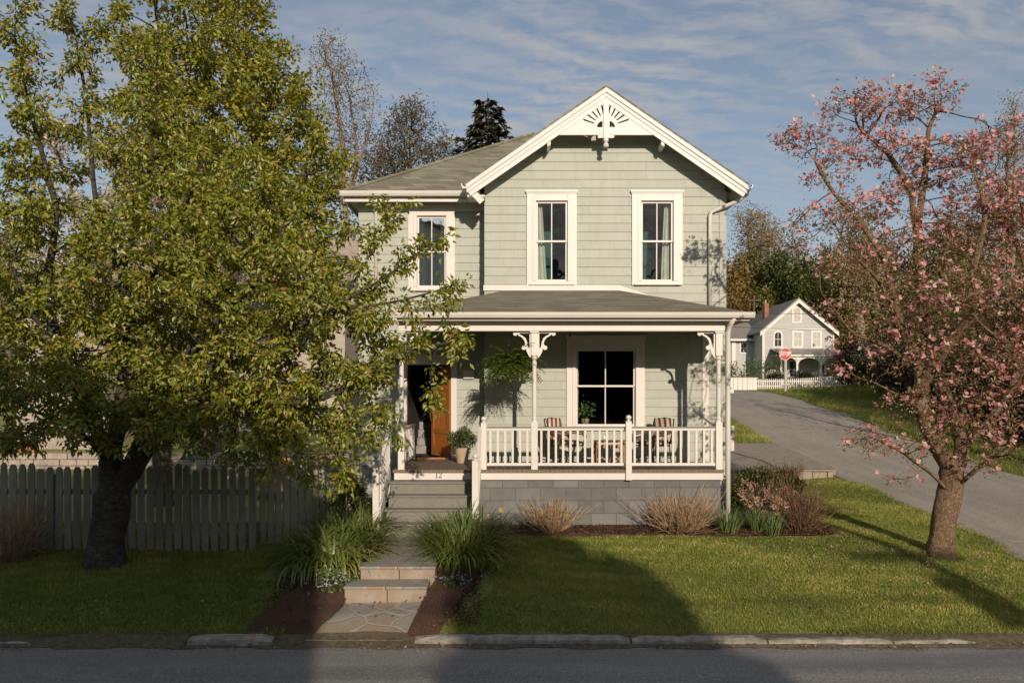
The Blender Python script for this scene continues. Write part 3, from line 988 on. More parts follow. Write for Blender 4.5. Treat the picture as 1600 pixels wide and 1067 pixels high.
# mulch beds
def bed(name, outline, lift, seed, top=.05):
    cx = sum(p[0] for p in outline) / len(outline); cy = sum(p[1] for p in outline) / len(outline)
    V = [(cx, cy, gz(cx, cy) + top + lift)]; Fc = []; rings = 7; n = len(outline)
    rng = random.Random(seed)
    for r_ in range(1, rings + 1):
        f = r_ / rings
        for (x, y) in outline:
            px_, py_ = lerp(cx, x, f), lerp(cy, y, f)
            V.append((px_, py_, gz(px_, py_) + lift + (top + rng.uniform(-.012, .012) if r_ < rings else .004)))
    for i in range(n):
        Fc.append((0, 1 + i, 1 + (i + 1) % n))
    me = bpy.data.meshes.new(name)
    for r_ in range(rings - 1):
        for i in range(n):
            j = (i + 1) % n; a = 1 + r_ * n; b = a + n; Fc.append((a + i, b + i, b + j, a + j))
    me.from_pydata(V, [], Fc); me.update(); tag(link(name, me, M['mulch']), kind='structure')


def ring_pts(pts, sub=6, wob=.05, seed=0):
    rng = random.Random(seed); out = []; n = len(pts)
    for i in range(n):
        a, b = pts[i], pts[(i + 1) % n]
        for k in range(sub):
            t = k / sub; out.append((lerp(a[0], b[0], t) + rng.uniform(-wob, wob), lerp(a[1], b[1], t) + rng.uniform(-wob, wob)))
    return out


bed('mulch_bed', ring_pts([(-.75, 15.5), (-.65, 14.75), (.6, 14.62), (2.2, 14.72), (4.4, 14.75), (6.05, 14.85), (6.15, 15.6), (5.9, 17.2), (4.5, 17.4), (4.2, 15.52)], 8, .04, 3), .012, 3)
bed('mulch_bed', ring_pts([(px_r(10.7), 10.56), (px_r(10.7) + .42, 10.6), (-.72, 11.4), (-.45, 12.4), (-.3, 14.0), (-.6, 14.7), (-1.1, 14.3), (-1.16, 12.4), (-1.28, 11.4)], 6, .03, 5), .012, 5, .07)
bed('mulch_bed', ring_pts([(px_l(10.7) - .95, 10.56), (px_l(10.7), 10.56), (-2.38, 11.5), (-2.25, 12.4), (-2.25, 14.2), (-2.9, 14.4), (-3.75, 13.9), (-3.6, 12.6), (-3.1, 11.6)], 6, .03, 6), .012, 6, .07)

# ------------------------------------------------------------------ house
house = thing('house', 'two-storey sage green shingled house with white trim, gable and front porch', 'house', (1.9, 17.3, .75))
YW, YL, XR, XL, XG = 17.3, 17.9, 4.62, -3.45, -.6
YB = 26.0
AX, AZ_, SL = 1.99, 9.80, .69                            # gable apex and pitch (top of roof)


def siding(mb, o, u_, n_, ua, ub, zlo, zhi, openings=(), lim=None, rh=.19):
    o = Vector(o); u_ = Vector(u_); n_ = Vector(n_)
    z = math.floor(zlo / rh) * rh
    def P(a, zz, off): q = o + u_ * a + n_ * off; return (q.x, q.y, zz)
    while z < zhi:
        cuts = sorted(set([max(z, zlo), min(z + rh, zhi)] + [c for op in openings for c in (op[2], op[3]) if max(z, zlo) < c < min(z + rh, zhi)]))
        for za, zb in zip(cuts[:-1], cuts[1:]):
            zm = (za + zb) / 2
            segs = [(ua, ub)]
            for op in openings:
                if op[2] < zm < op[3]:
                    ns = []
                    for a, b in segs:
                        if op[0] > a: ns.append((a, min(b, op[0])))
                        if op[1] < b: ns.append((max(a, op[1]), b))
                    segs = [q for q in ns if q[1] - q[0] > .002]
            for a, b in segs:
                ta, tb, ba, bb = a, b, a, b
                if lim:
                    l0, l1 = lim(za); m0, m1 = lim(zb)
                    ba, bb, ta, tb = max(a, l0), min(b, l1), max(a, m0), min(b, m1)
                    if bb <= ba: continue
                    if tb < ta: ta = tb = (max(a, m0) + min(b, m1)) / 2
                f0 = .012 * (1 - (za - z) / rh) + .002; f1 = .012 * (1 - (zb - z) / rh) + .002
                mb.add([P(ba, za, f0), P(bb, za, f0), P(tb, zb, f1), P(ta, zb, f1), P(ba, za, -.01), P(bb, za, -.01)], [(0, 1, 2, 3), (4, 5, 1, 0)])
        z += rh


def op3(xa, xb, za, zb, m=.06): return (xa + m, xb - m, za + m, zb - m)


# window outer casing rectangles (x0,x1,z0,z1) measured from the photograph
def rect(x0, x1, y0, y1, d): return ((x0 - CX) / F * d, (x1 - CX) / F * d, HC + (CY - y1) / F * d, HC + (CY - y0) / F * d)


WU1 = rect(823, 901, 298, 446, YW); WU2 = rect(987, 1066, 298, 446, YW)
WP = rect(885, 1007, 524, 672, YW); WW = rect(638, 711, 322, 455, YL)
DO = (-2.36, -1.37, 1.86, 3.98)
mb = MB()
gl = lambda z: (AX - (AZ_ - .1 - z) / SL, AX + (AZ_ - .1 - z) / SL)
siding(mb, (0, YW, 0), (1, 0, 0), (0, -1, 0), XG, XR, .9, 9.7, [op3(*WU1), op3(*WU2), op3(*WP)], gl)
mb.build('front_wall', M['siding'], house)
mb = MB()
siding(mb, (0, YL, 0), (1, 0, 0), (0, -1, 0), XL, XG + .0, .9, 7.7, [op3(*WW), (DO[0], DO[1], DO[2], DO[3])])
siding(mb, (XG, 0, 0), (0, -1, 0), (-1, 0, 0), -YL, -YW, .9, 7.9)
mb.build('wing_wall', M['siding'], house)
mb = MB()
siding(mb, (XR, 0, 0), (0, 1, 0), (1, 0, 0), YW, YB, .75, 7.7)
siding(mb, (XL, 0, 0), (0, -1, 0), (-1, 0, 0), -YB, -YL, .75, 7.7)
siding(mb, (0, YB, 0), (-1, 0, 0), (0, 1, 0), -XR, -XL, .75, 7.7)
mb.build('side_wall', M['siding'], house)
mb = MB()
# interior surfaces seen through the glass
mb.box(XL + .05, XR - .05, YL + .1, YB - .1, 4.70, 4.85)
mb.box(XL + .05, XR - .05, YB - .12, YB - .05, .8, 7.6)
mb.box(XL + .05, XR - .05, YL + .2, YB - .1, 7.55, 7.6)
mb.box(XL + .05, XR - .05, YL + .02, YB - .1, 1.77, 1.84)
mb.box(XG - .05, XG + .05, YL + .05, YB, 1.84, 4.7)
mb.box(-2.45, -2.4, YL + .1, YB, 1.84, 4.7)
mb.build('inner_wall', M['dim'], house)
mb = MB(); mb.box(XG + .1, XR - .06, YW + 1.1, YW + 1.15, 4.86, 7.5); mb.box(XG + .1, XG + .14, YW + .1, YW + 1.1, 4.86, 7.5); mb.box(XR - .1, XR - .06, YW + .1, YW + 1.1, 4.86, 7.5)
mb.build('bedroom_wall', M['teal'], house)

# corner trim
mb = MB()
mb.box(XR - .12, XR + .03, YW - .03, YW + .02, .9, 7.72); mb.box(XR + .005, XR + .03, YW + .02, YW + .14, .9, 7.72)
cb = mb.build('corner_board', M['siding'], house)
mb = MB(); mb.box(4.13, 4.27, YW - .035, YW + .01, 1.86, 4.7); mb.build('trim_board', M['white'], house, bevel=.004)


def window(r, yf, glass, cas=.2, head=.24, curt=None, mid=.5, curtain_mat=None, cas_b=.09, pane2=None):
    x0, x1, z0, z1 = r; g0, g1 = x0 + cas, x1 - cas; h0, h1 = z0 + cas_b, z1 - head
    mb = MB()
    mb.box(x0, g0, yf - .05, yf + .05, z0, z1 - .05); mb.box(g1, x1, yf - .05, yf + .05, z0, z1 - .05)
    mb.box(g0, g1, yf - .048, yf + .05, h1, z1 - .05); mb.box(x0 - .03, x1 + .03, yf - .075, yf + .05, z1 - .05, z1)
    mb.box(x0 - .015, x1 + .015, yf - .062, yf + .04, z1 - .075, z1 - .051)
    mb.box(x0 + .05, x1 - .05, yf - .085, yf + .05, z0 - .0, z0 + .045); mb.box(g0, g1, yf - .046, yf + .05, z0 + .045, h0)
    # stepped backband inside the casing
    for (a, b) in ((g0 - .075, g0 - .002), (g1 + .002, g1 + .075)): mb.box(a, b, yf - .062, yf - .049, h0, h1 + .075)
    mb.box(g0 - .002, g1 + .002, yf - .061, yf - .047, h1 + .004, h1 + .075)
    wd = mb.build('window', M['white'], house, bevel=.005)
    zm = lerp(h0, h1, mid); xm = (g0 + g1) / 2; s = .042
    mb = MB()
    for (a, b, y) in ((zm - .02, h1, yf + .0), (h0, zm + .02, yf + .03)):
        mb.box(g0, g0 + s, y, y + .03, a, b); mb.box(g1 - s, g1, y, y + .03, a, b)
        mb.box(g0 + s, g1 - s, y + .001, y + .03, b - s, b); mb.box(g0 + s, g1 - s, y + .001, y + .03, a, a + s)
        mb.box(xm - .012, xm + .012, y + .003, y + .026, a + s, b - s)
    mb.build('sash', M['white'], wd, bevel=.003)
    mb = MB()
    for (a, b, y) in ((zm + .02, h1 - .03, yf + .014), (h0 + .03, zm - .02, yf + .044)):
        mb.box(g0 + .02, g1 - .02, y, y + .004, a, b)
    mb.build('pane', glass, wd)
    if curt:
        for (a0, a1, b0, b1) in curt:                      # top x-range, bottom x-range as fractions
            V = []; n = 40; cm = MB()
            for k in range(9):
                f = k / 8; z = lerp(h1 + .05, h0 - .05, f)
                for i in range(n + 1):
                    t_ = i / n; xa = lerp(lerp(a0, b0, f), lerp(a1, b1, f), t_)
                    V.append((lerp(g0, g1, xa), yf + .16 + .022 * math.sin(t_ * 19 + .6 * math.sin(f * 3)), z))
            cm.add(V, [(k * (n + 1) + i, k * (n + 1) + i + 1, (k + 1) * (n + 1) + i + 1, (k + 1) * (n + 1) + i) for k in range(8) for i in range(n)])
            cm.build('curtain', curtain_mat or M['curtain'], wd, smooth=True)
    return wd


window(WU1, YW, M['glass'], .2, .235, [(-.05, .20, -.05, .36)])
window(WU2, YW, M['glass'], .2, .235, [(.78, 1.05, .66, 1.05)])
window(WP, YW, M['glass'], .2, .30, [(-.04, .07, -.04, .05)], .52)
window(WW, YL, M['mirror_glass'], .2, .235, [(-.05, .22, -.05, .3), (.78, 1.05, .7, 1.05)])

# houseplant behind the parlour window
hp = thing('indoor_plant', 'small pale flowering plant standing inside the porch window', 'plant', (1.62, YW + .3, 2.75))
mb = MB(); mb.lathe([(.07, 0), (.09, .16), (.085, .16)], (1.62, YW + .32, 2.62)); mb.build('pot', M['pot_tan'], hp, smooth=True)
rg = np.random.default_rng(5); k = 130; a = rg.normal(0, .10, (k, 3)) + [1.62, YW + .32, 2.97]
leaves('foliage', a, rg.normal(0, 1, (k, 3)), rg.normal(0, 1, (k, 3)), .10, .05, M['daff_leaf'], hp)

# gable roof
def slope_slab(mb, side, y0, y1, top, thick, xi, xo):
    """roof slab following one side of the gable between half-widths xi..xo"""
    P = lambda d, dz: (AX + side * d, AZ_ - SL * d + dz)
    mb.prism([P(xi, top), P(xo, top), P(xo, top - thick), P(xi, top - thick)], y0, y1)


YR = 16.84
HWL, HWR = 2.97, 3.0
mb = MB(); slope_slab(mb, -1, YR - .03, 22, .045, .055, 0, HWL + .02); slope_slab(mb, 1, YR - .03, 22, .045, .055, 0, HWR + .02)
mb.build('gable_roof', M['roof'], house)
mb = MB()
for sd, hw in ((-1, HWL), (1, HWR)):
    slope_slab(mb, sd, YR + .04, 21.5, -.012, .10, 0, hw - .01)       # soffit boards
mb.build('soffit', M['white_old'], house)
mb = MB()
for sd, hw in ((-1, HWL), (1, HWR)):
    P = lambda d, dz: (AX + sd * d, AZ_ - SL * d + dz)
    mb.prism([P(0, -.012), P(hw, -.012), P(hw, -.11), P(0, -.11)], YR - .045, YR + .0)      # crown
    mb.prism([P(0, -.10), P(hw - .02, -.10), P(hw - .02, -.20), P(0, -.20)], YR - .018, YR + .01)
    mb.prism([P(0, -.195), P(hw - .05, -.195), P(hw - .10, -.315), P(0, -.315)], YR, YR + .03)        # barge board
    for d in (1.17,):                                          # lookout blocks under the rake
        mb.prism([P(d, -.32), P(d + .07, -.32), P(d + .07, -.39), P(d + .02, -.40), P(d, -.39)], YR + .02, YW)
mb.build('bargeboard', M['white'], house, bevel=.004)
# sunburst ornament with cut-out rays
zb = 8.80
hwb = (AZ_ - .24 - zb) / SL
cx0, cz0 = AX + .0, zb + .16
loops = [[(AX - hwb - .06, zb), (AX + hwb + .06, zb), (AX + hwb - .02, zb + .06), (AX, AZ_ - .27), (AX - hwb + .02, zb + .06)]]
for k in range(1, 6):
    for sg in (-1, 1):
        a = R(90 - sg * (-4 + k * 15)) ; d = (math.cos(a), math.sin(a)); p = (-d[1], d[0])
        r0, r1 = .27, .53 if k != 5 else .50
        loops.append([(cx0 + d[0] * r + p[0] * q, cz0 + d[1] * r + p[1] * q) for r, q in ((r0, -.014), (r1, -.020), (r1 + .015, 0), (r1, .020), (r0, .014), (r0 - .01, 0))])
for sg in (-1, 1):
    loops.append([(cx0 + sg * .075, cz0 - .0)] + [(cx0 + sg * (.05 + .14 * math.cos(R(q)) ), cz0 + .14 * math.sin(R(q))) for q in range(0, 81, 16)] + [(cx0 + sg * .075, cz0 + .13)])
vs, fs = plate(loops, .045)
mb = MB(); mb.add([(x, YR + .035 + z, y) for x, y, z in vs], [tuple(reversed(f)) for f in fs])
mb.build('gable_ornament', M['white'], house)
mb = MB(); mb.box(AX - .055, AX + .055, YR - .02, YR + .07, 8.72, AZ_ - .3)
mb.lathe([(.02, -.30), (.05, -.285), (.062, -.25), (.05, -.215), (.03, -.2), (.04, -.18), (.055, -.17), (.055, -.1)], (AX, YR + .025, 8.83), 14)
for sg in (-1, 1): mb.box(AX + sg * .06, AX + sg * .17, YR + .02, YR + .055, 8.74, 8.795)
mb.build('king_post', M['white'], house, smooth=False)

# hip roof of the main block
EZ = 7.74; ex0, ex1, ey0, ey1 = -3.73, 4.93, 17.45, 26.2
hh = (ex1 - ex0) / 2; apx = (ex0 + ex1) / 2; pz = EZ + .62 * hh
A, B_, C_, D_ = (ex0, ey0, EZ), (ex1, ey0, EZ), (ex1, ey1, EZ), (ex0, ey1, EZ); T1 = (apx, ey0 + hh, pz); T2 = (apx, max(ey0 + hh + .05, ey1 - hh), pz)
mb = MB(); mb.add([A, B_, C_, D_, T1, T2], [(0, 1, 4), (1, 2, 5, 4), (2, 3, 5), (3, 0, 4, 5)])
mb.build('hip_roof', M['roof'], house)
mb = MB(); mb.tube([Vector(A) + Vector((0, 0, .01)), Vector(T1) + Vector((0, 0, .01))], .055, 6); mb.tube([T1, T2], .055, 6); mb.tube([D_, T2], .055, 6)
mb.build('hip_cap', M['roof'], house)
mb = MB(); mb.box(ex0 + .05, XG, ey0 + .06, ey1, EZ - .14, EZ - .10); mb.box(ex0 + .05, XG, ey0 + .03, ey0 + .06, EZ - .2, EZ - .01); mb.box(ex0 + .03, ex0 + .06, ey0 + .03, ey1, EZ - .2, EZ - .01)
mb.box(XL, XG, YL - .04, YL + .02, EZ - .32, EZ - .14); mb.box(XG, ex1, YL, ey1, EZ - .16, EZ - .12)
mb.build('eave', M['white'], house)


def gutter_profile(): return [(0, 0), (-.09, 0), (-.115, .05), (-.125, .105), (-.105, .105), (-.10, .06), (-.01, .015), (-.01, .11), (0, .11)]


mb = MB()
prof = gutter_profile()
def gutter_x(mb, xa, xb, y, z):
    n = len(prof); vs = [(x, y + p[0], z + p[1]) for x in (xa, xb) for p in prof]
    mb.add(vs, [tuple(range(n)), tuple(range(2 * n - 1, n - 1, -1))] + [(i, i + n, (i + 1) % n + n, (i + 1) % n) for i in range(n)])
def gutter_y(mb, ya, yb, x, z, sg):
    n = len(prof); vs = [(x - sg * p[0], y, z + p[1]) for y in (ya, yb) for p in prof]
    mb.add(vs, [tuple(range(n)), tuple(range(2 * n - 1, n - 1, -1))] + [(i, i + n, (i + 1) % n + n, (i + 1) % n) for i in range(n)])
gutter_x(mb, ex0 - .02, XG - .1, ey0, EZ - .10)
mb.build('gutter', M['white'], house)
mb = MB(); xe = AX + HWR - .03; ze = AZ_ - SL * HWR
gutter_y(mb, YR - .06, 22, xe, ze - .10, 1); mb.build('gutter', M['white'], house)
mb = MB(); xe2 = AX - HWL + .03
gutter_y(mb, YR - .06, 17.35, xe2, AZ_ - SL * HWL - .10, -1)
# returned eave board under the gable's left corner
mb.box(xe2 - .0, XG + .02, YR + .05, YW, 7.50, 7.54)
mb.bar((xe2 + .05, YR + .03, 7.66), (XG - .04, YR + .1, 7.40), .05, .14)
mb.build('gutter', M['white'], house)
mb = MB(); dx = 4.285; yd = YW - .07
mb.tube([(xe + .06, YR + .10, ze - .07), (xe + .04, YR + .12, ze - .16), (xe - .10, yd - .15, ze - .27), (dx + .16, yd - .02, ze - .42), (dx + .03, yd, ze - .47), (dx, yd, ze - .56), (dx, yd, 5.1)], .043, 8)
mb.build('downspout', M['white'], house, smooth=True)
# vent pipe / soffit light under the wing eave omitted: bracket on left corner
mb = MB(); mb.tube([(-3.05, 17.5, 7.66), (-3.05, 17.72, 7.5), (-3.05, 17.84, 7.3), (-3.05, 17.86, 5.1)], .04, 8); mb.build('downspout', M['white'], house, smooth=True)

# porch roof
pe = 4.88; PX0, PX1, PY = -2.2, 4.55, 15.2
zt = pe + .333 * (YW - PY)
hr = 2.27; hl = PX0 + .7 / .333 * 1.0
mb = MB()
zlw = pe + (XG - PX0) * .333
mb.add([(PX0, PY, pe), (PX1, PY, pe), (hr, YW, zt), (PX0 + (zt - pe) / .333, YW, zt)], [(0, 1, 2, 3)])
mb.add([(PX1, PY, pe), (PX1, YW, pe), (hr, YW, zt)], [(0, 1, 2)])
mb.add([(PX0, PY, pe), (PX0 + (zt - pe) / .333, YW, zt), (XG, YW, zlw), (XG, YL, zlw), (PX0, YL, pe)], [(0, 1, 2, 3, 4)])
mb.add([(PX1, YW, pe), (XR, YW + 1.2, pe + .05), (XR, YW, pe + .3)], [(0, 1, 2)])
mb.build('porch_roof', M['porch_roof'], house)
mb = MB()                                                   # flashing board where the porch roof meets the wall
fl = [(XG, zt - .01), (PX0 + 2.2, zt - .01)]
mb.prism([(XG - .02, zt - .02), (hr - .02, zt - .02), (hr + .04, zt + .10), (XG - .02, zt + .10)], YW - .05, YW - .005)
sl_ = (zt - pe) / (PX1 - hr)
mb.prism([(hr - .02, zt - .02), (hr + .04, zt + .10), (XR - .0, pe + (PX1 - XR) * sl_ + .05), (XR, pe + (PX1 - XR) * sl_ - .02)], YW - .049, YW - .004)
mb.prism([(XG - .02, zlw - .02), (XG - .02, zlw + .12), (PX0, pe + .12), (PX0, pe - .02)], YL - .05, YL - .005)
mb.build('flashing', M['white'], house)
mb = MB(); gutter_x(mb, PX0 - .03, PX1 + .06, PY - .0, pe - .115)
mb.box(PX0, PX1, PY + .005, PY + .03, pe - .16, pe - .012); mb.box(PX0, PX0 + .03, PY + .03, YL, pe - .16, pe - .012); mb.box(PX1 - .03, PX1, PY + .03, YW + .6, pe - .16, pe - .012)
mb.build('gutter', M['white'], house)
ZB0, ZB1 = 4.565, 4.72
mb = MB()
mb.box(PX0 + .03, PX1 - .03, PY + .03, 15.42, ZB1, ZB1 + .02)                           # soffit
mb.box(-2.2, 4.16, 15.43, 15.57, ZB0, ZB1 + .01); mb.box(-2.2, 4.165, 15.40, 15.60, ZB0 - .03, ZB0 + .055)
mb.box(-2.22, -2.08, 15.58, YL, ZB0, ZB1 + .01); mb.box(4.0, 4.14, 15.58, YW, ZB0, ZB1 + .01)
mb.build('porch_beam', M['white'], house, bevel=.006)
mb = MB(); mb.box(-2.1, XG, 15.42, YL, ZB1 + .02, ZB1 + .04); mb.box(XG, 4.5, 15.42, YW, ZB1 + .02, ZB1 + .04); mb.build('porch_ceiling', M['ceiling'], house)

FZ = 1.855
mb = MB(); mb.box(-2.3, XG, 15.36, YL, FZ - .05, FZ); mb.box(XG + .001, 4.1, 15.36, YW, FZ - .05, FZ - .0005); mb.build('porch_floor', M['deck'], house)
mb = MB(); mb.box(-2.28, 4.08, 15.40, 15.44, 1.66, FZ - .052); mb.box(4.04, 4.08, 15.44, YW, 1.66, FZ - .052)
mb.box(-2.28, -2.24, 15.44, YL, 1.66, FZ - .052)
mb.build('fascia_board', M['white'], house, bevel=.004)
mb = MB(); mb.box(-.62, 4.05, 15.46, 15.66, .5, 1.658); mb.box(3.85, 4.05, 15.67, YW + .3, .5, 1.658); mb.box(XL, XL + .2, YL, YB, .4, 1.1)
mb.box(-2.25, -.63, 15.5, 15.6, .5, 1.655); mb.box(-2.26, -2.1, 15.6, YL, .5, 1.655); mb.box(XR - .25, XR - .02, YW + .02, YB, .4, .95)
mb.build('foundation', M['block'], house)

# posts with scroll brackets
def bracket_loops():
    o = [(0, 0), (.27, 0), (.305, -.012), (.315, -.045), (.295, -.072), (.26, -.075), (.243, -.05), (.215, -.075), (.16, -.105), (.118, -.16), (.105, -.215), (.125, -.245), (.155, -.25), (.17, -.28), (.155, -.315), (.115, -.32), (.09, -.30), (.08, -.35), (.055, -.40), (.03, -.44), (0, -.46)]
    h1 = [(.03, -.03), (.20, -.03), (.205, -.05), (.15, -.075), (.095, -.12), (.07, -.19), (.06, -.26), (.03, -.30)]
    return [o, h1]


def post(x, y, sides, scale=1.0, thin=.042):
    mb = MB(); s = .062
    mb.box(x - s, x + s, y - s, y + s, FZ + .0, FZ + .92)
    mb.box(x - s, x + s, y - s, y + s, ZB0 - .50, ZB0 - .0)
    mb.box(x - .085, x + .085, y - .085, y + .085, ZB0 - .06, ZB0 - .031)
    prof_ = [(.06, FZ + .92), (.045, FZ + .96), (.055, FZ + .99), (.04, FZ + 1.02), (thin + .006, FZ + 1.2), (thin, ZB0 - .72), (.05, ZB0 - .64), (.038, ZB0 - .60), (.058, ZB0 - .56), (.046, ZB0 - .53), (.06, ZB0 - .50)]
    mb.lathe(prof_, (x, y, 0), 14)
    p = mb.build('porch_post', M['white'], house)
    for dx_, dy_ in sides:
        vs, fs = plate(bracket_loops(), .035)
        m2 = MB(); k = 1.12
        m2.add([(x + dx_ * (s + v[0] * k) + (v[2] if dy_ else 0), y + dy_ * (s + v[0] * k) + (v[2] if dx_ else 0), ZB0 - .031 + v[1] * k) for v in vs], fs)
        m2.build('bracket', M['white'], p)


post(.436, 15.5, [(-1, 0), (1, 0)])
post(4.02, 15.5, [(-1, 0), (0, 1)])
post(-2.15, 15.5, [(1, 0)])
mb = MB(); mb.tube([(4.24, 15.16, 4.80), (4.20, 15.3, 4.66), (4.165, 15.36, 4.5), (4.165, 15.36, 2.9), (4.165, 15.36, .8)], .05, 8); mb.build('downspout', M['white'], house, smooth=True)


def newel(name, x, y, z0, z1, s=.055, cut=True, parent=None):
    mb = MB(); mb.box(x - s, x + s, y - s, y + s, z0, z1)
    mb.lathe([(s * .9, 0), (s * 1.05, .012), (.03, .025), (.028, .035), (.045, .05), (.056, .075), (.052, .10), (.03, .122), (.004, .13)], (x, y, z1), 14)
    return mb.build(name, M['white'], parent or house)


newel('newel_post', 2.255, 15.40, 1.66, FZ + .93)
newel('newel_post', -.55, 15.5, FZ, FZ + .90)
newel('newel_post', -.66, 14.30, .70, 2.12)
newel('newel_post', -2.44, 14.30, .70, 2.12)


def railing(x0, x1, y, n):
    mb = MB(); mb.mi = 0
    mb.box(x0, x1, y - .03, y + .03, FZ + .755, FZ + .80)
    rl = mb.build('railing', M['white'], house, bevel=.004)
    mb = MB(); mb.box(x0, x1, y - .04, y + .04, FZ + .802, FZ + .828); mb.build('handrail', M['step_paint'], rl)
    mb = MB(); mb.box(x0, x1, y - .025, y + .025, FZ + .07, FZ + .125); mb.build('bottom_rail', M['white'], rl, bevel=.004)
    for i in range(n):
        x = x0 + (x1 - x0) * (i + .5) / n
        mb = MB(); mb.box(x - .021, x + .021, y - .021, y + .021, FZ + .125, FZ + .755); mb.build('baluster', M['white'], rl)


railing(-.49, .372, 15.5, 6)
railing(.50, 2.20, 15.5, 12)
railing(2.31, 3.96, 15.5, 11)


def side_railing(x, y0, y1, n):
    mb = MB(); mb.box(x - .03, x + .03, y0, y1, FZ + .755, FZ + .80); rl = mb.build('railing', M['white'], house)
    mb = MB(); mb.box(x - .025, x + .025, y0, y1, FZ + .07, FZ + .125); mb.build('bottom_rail', M['white'], rl)
    for i in range(n):
        y = lerp(y0, y1, (i + .5) / n); mb = MB(); mb.box(x - .021, x + .021, y - .021, y + .021, FZ + .125, FZ + .755); mb.build('baluster', M['white'], rl)


side_railing(-2.2, 15.58, YL, 14)


def stair_rail(x, ya, za, yb, zb_, n, stringer=True):
    mb = MB(); mb.bar((x, ya, za), (x, yb, zb_), .06, .07); rl = mb.build('stair_railing', M['white'], house, bevel=.004)
    mb = MB(); mb.bar((x, ya, za - .62), (x, yb, zb_ - .62), .05, .06); mb.bar((x - .0, ya, za - .86), (x, yb, zb_ - .86), .045, .26); mb.build('stringer', M['white'], rl)
    for i in range(n):
        f = (i + .5) / n; y = lerp(ya, yb, f); z = lerp(za, zb_, f)
        mb = MB(); mb.box(x - .02, x + .02, y - .02, y + .02, z - .60, z - .03); mb.build('baluster', M['white'], rl)


stair_rail(-.62, 15.46, FZ + .80, 14.33, 2.0, 8)
stair_rail(-2.38, 15.46, FZ + .80, 14.33, 2.0, 8)

# front steps
mb = MB(); hst = (FZ - .20 - .765) / 4
for k in range(4):
    zt_ = FZ - .205 - k * hst; y0 = 15.40 - (k + 1) * .285
    mb.box(-2.30, -.70, y0 + .02, 15.40 - k * .285 + .015, .55, zt_ - .035)
stp = mb.build('front_steps', M['step_paint'], house)
for k in range(4):
    zt_ = FZ - .205 - k * hst; y0 = 15.40 - (k + 1) * .285
    mb = MB(); mb.box(-2.33, -.69, y0 - .012, 15.40 - k * .285 + .014, zt_ - .034, zt_); mb.build('step_tread', M['step_paint'], stp, bevel=.006)

# house number
def numeral(pl, d):
    mb = MB(); x0, z0, h, y = pl
    P = lambda a, b: (x0 + a * h, z0 + b * h)
    def pr(l): mb.prism([P(*q) for q in l], y - .012, y)
    if d == 1:
        pr([(.20, .05), (.30, .05), (.30, 1), (.20, .95)]); pr([(.06, 0), (.44, 0), (.44, .055), (.06, .055)]); pr([(.06, .84), (.20, .90), (.20, .96), (.06, .90)])
    else:
        ctr = [(.06, .74), (.08, .86), (.17, .95), (.29, .97), (.40, .92), (.46, .80), (.44, .65), (.34, .46), (.20, .26), (.07, .08)]
        wd = [.07, .06, .05, .045, .06, .10, .11, .09, .065, .05]
        for i in range(len(ctr) - 1):
            a, b = Vector(ctr[i]), Vector(ctr[i + 1]); nn = (b - a).normalized(); nn = Vector((-nn.y, nn.x))
            pr([a - nn * wd[i] / 2, b - nn * wd[i + 1] / 2, b + nn * wd[i + 1] / 2, a + nn * wd[i] / 2])
        pr([(.05, 0), (.50, 0), (.54, .20), (.50, .20), (.46, .11), (.05, .11)]); pr([(.04, .70), (.11, .66), (.14, .73), (.08, .79)])
    return mb.build('house_number', M['black'], house)


xn = (680 - CX) / F * 15.4; numeral((xn, 1.70, .118, 15.399), 1); numeral((xn + .068, 1.70, .118, 15.399), 2)

# front door, casing, stair hall
mb = MB()
x0, x1, z0, z1 = DO
mb.box(x0 - .14, x0, YL - .045, YL + .12, z0, z1 + .16); mb.box(x1, x1 + .13, YL - .045, YL + .12, z0, z1 + .16); mb.box(x0, x1, YL - .044, YL + .12, z1, z1 + .16)
mb.box(x0 - .18, x1 + .17, YL - .075, YL + .02, z1 + .16, z1 + .21)
dc = mb.build('door_casing', M['white'], house, bevel=.004)
mb = MB(); mb.box(x0, x1, YL - .05, YL + .14, z0, z0 + .035); mb.build('threshold', M['teak'], dc)
mb = MB(); mb.box(x0 + .06, x0 + .1, YL + .12, YL + .16, z0, z1)
ang = R(58); hx, hy = x1 - .02, YL + .05; du = Vector((-math.cos(ang), math.sin(ang), 0)); dn = Vector((-math.sin(ang), -math.cos(ang), 0))
DWd, DH = .92, 2.05
def dbox(mb, a0, a1, b0, b1, n0, n1):
    q = []
    for n_ in (n0, n1):
        for (a, b) in ((a0, b0), (a1, b0), (a1, b1), (a0, b1)):
            p = Vector((hx, hy, z0 + .04)) + du * a + dn * n_; q.append((p.x, p.y, p.z + b))
    mb.add(q, [(0, 1, 2, 3), (7, 6, 5, 4), (0, 4, 5, 1), (1, 5, 6, 2), (2, 6, 7, 3), (3, 7, 4, 0)])
mb = MB()
lz0, lz1 = 1.64, 1.90
dbox(mb, 0, .12, 0, DH, -.022, .022); dbox(mb, DWd - .12, DWd, 0, DH, -.022, .022); dbox(mb, .12, DWd - .12, 0, .24, -.022, .022); dbox(mb, .12, DWd - .12, 1.5, lz0, -.022, .022)
dbox(mb, .12, DWd - .12, lz1, DH, -.022, .022); dbox(mb, .12, DWd - .12, .24, 1.5, -.012, .008); dbox(mb, .12, DWd - .12, .52, .62, -.02, .02)
for a in (.28, .36, .44, .52, .60, .68): dbox(mb, a - .004, a + .004, .62, 1.5, .006, .012)
for a in (.30, .42, .54, .66): dbox(mb, a - .02, a + .02, lz0, lz1, -.018, .018)
dr = mb.build('front_door', M['door'], house)
mb = MB(); dbox(mb, .12, DWd - .12, lz0, lz1, -.003, .003); mb.build('door_glass', M['glass'], dr)
mb = MB()
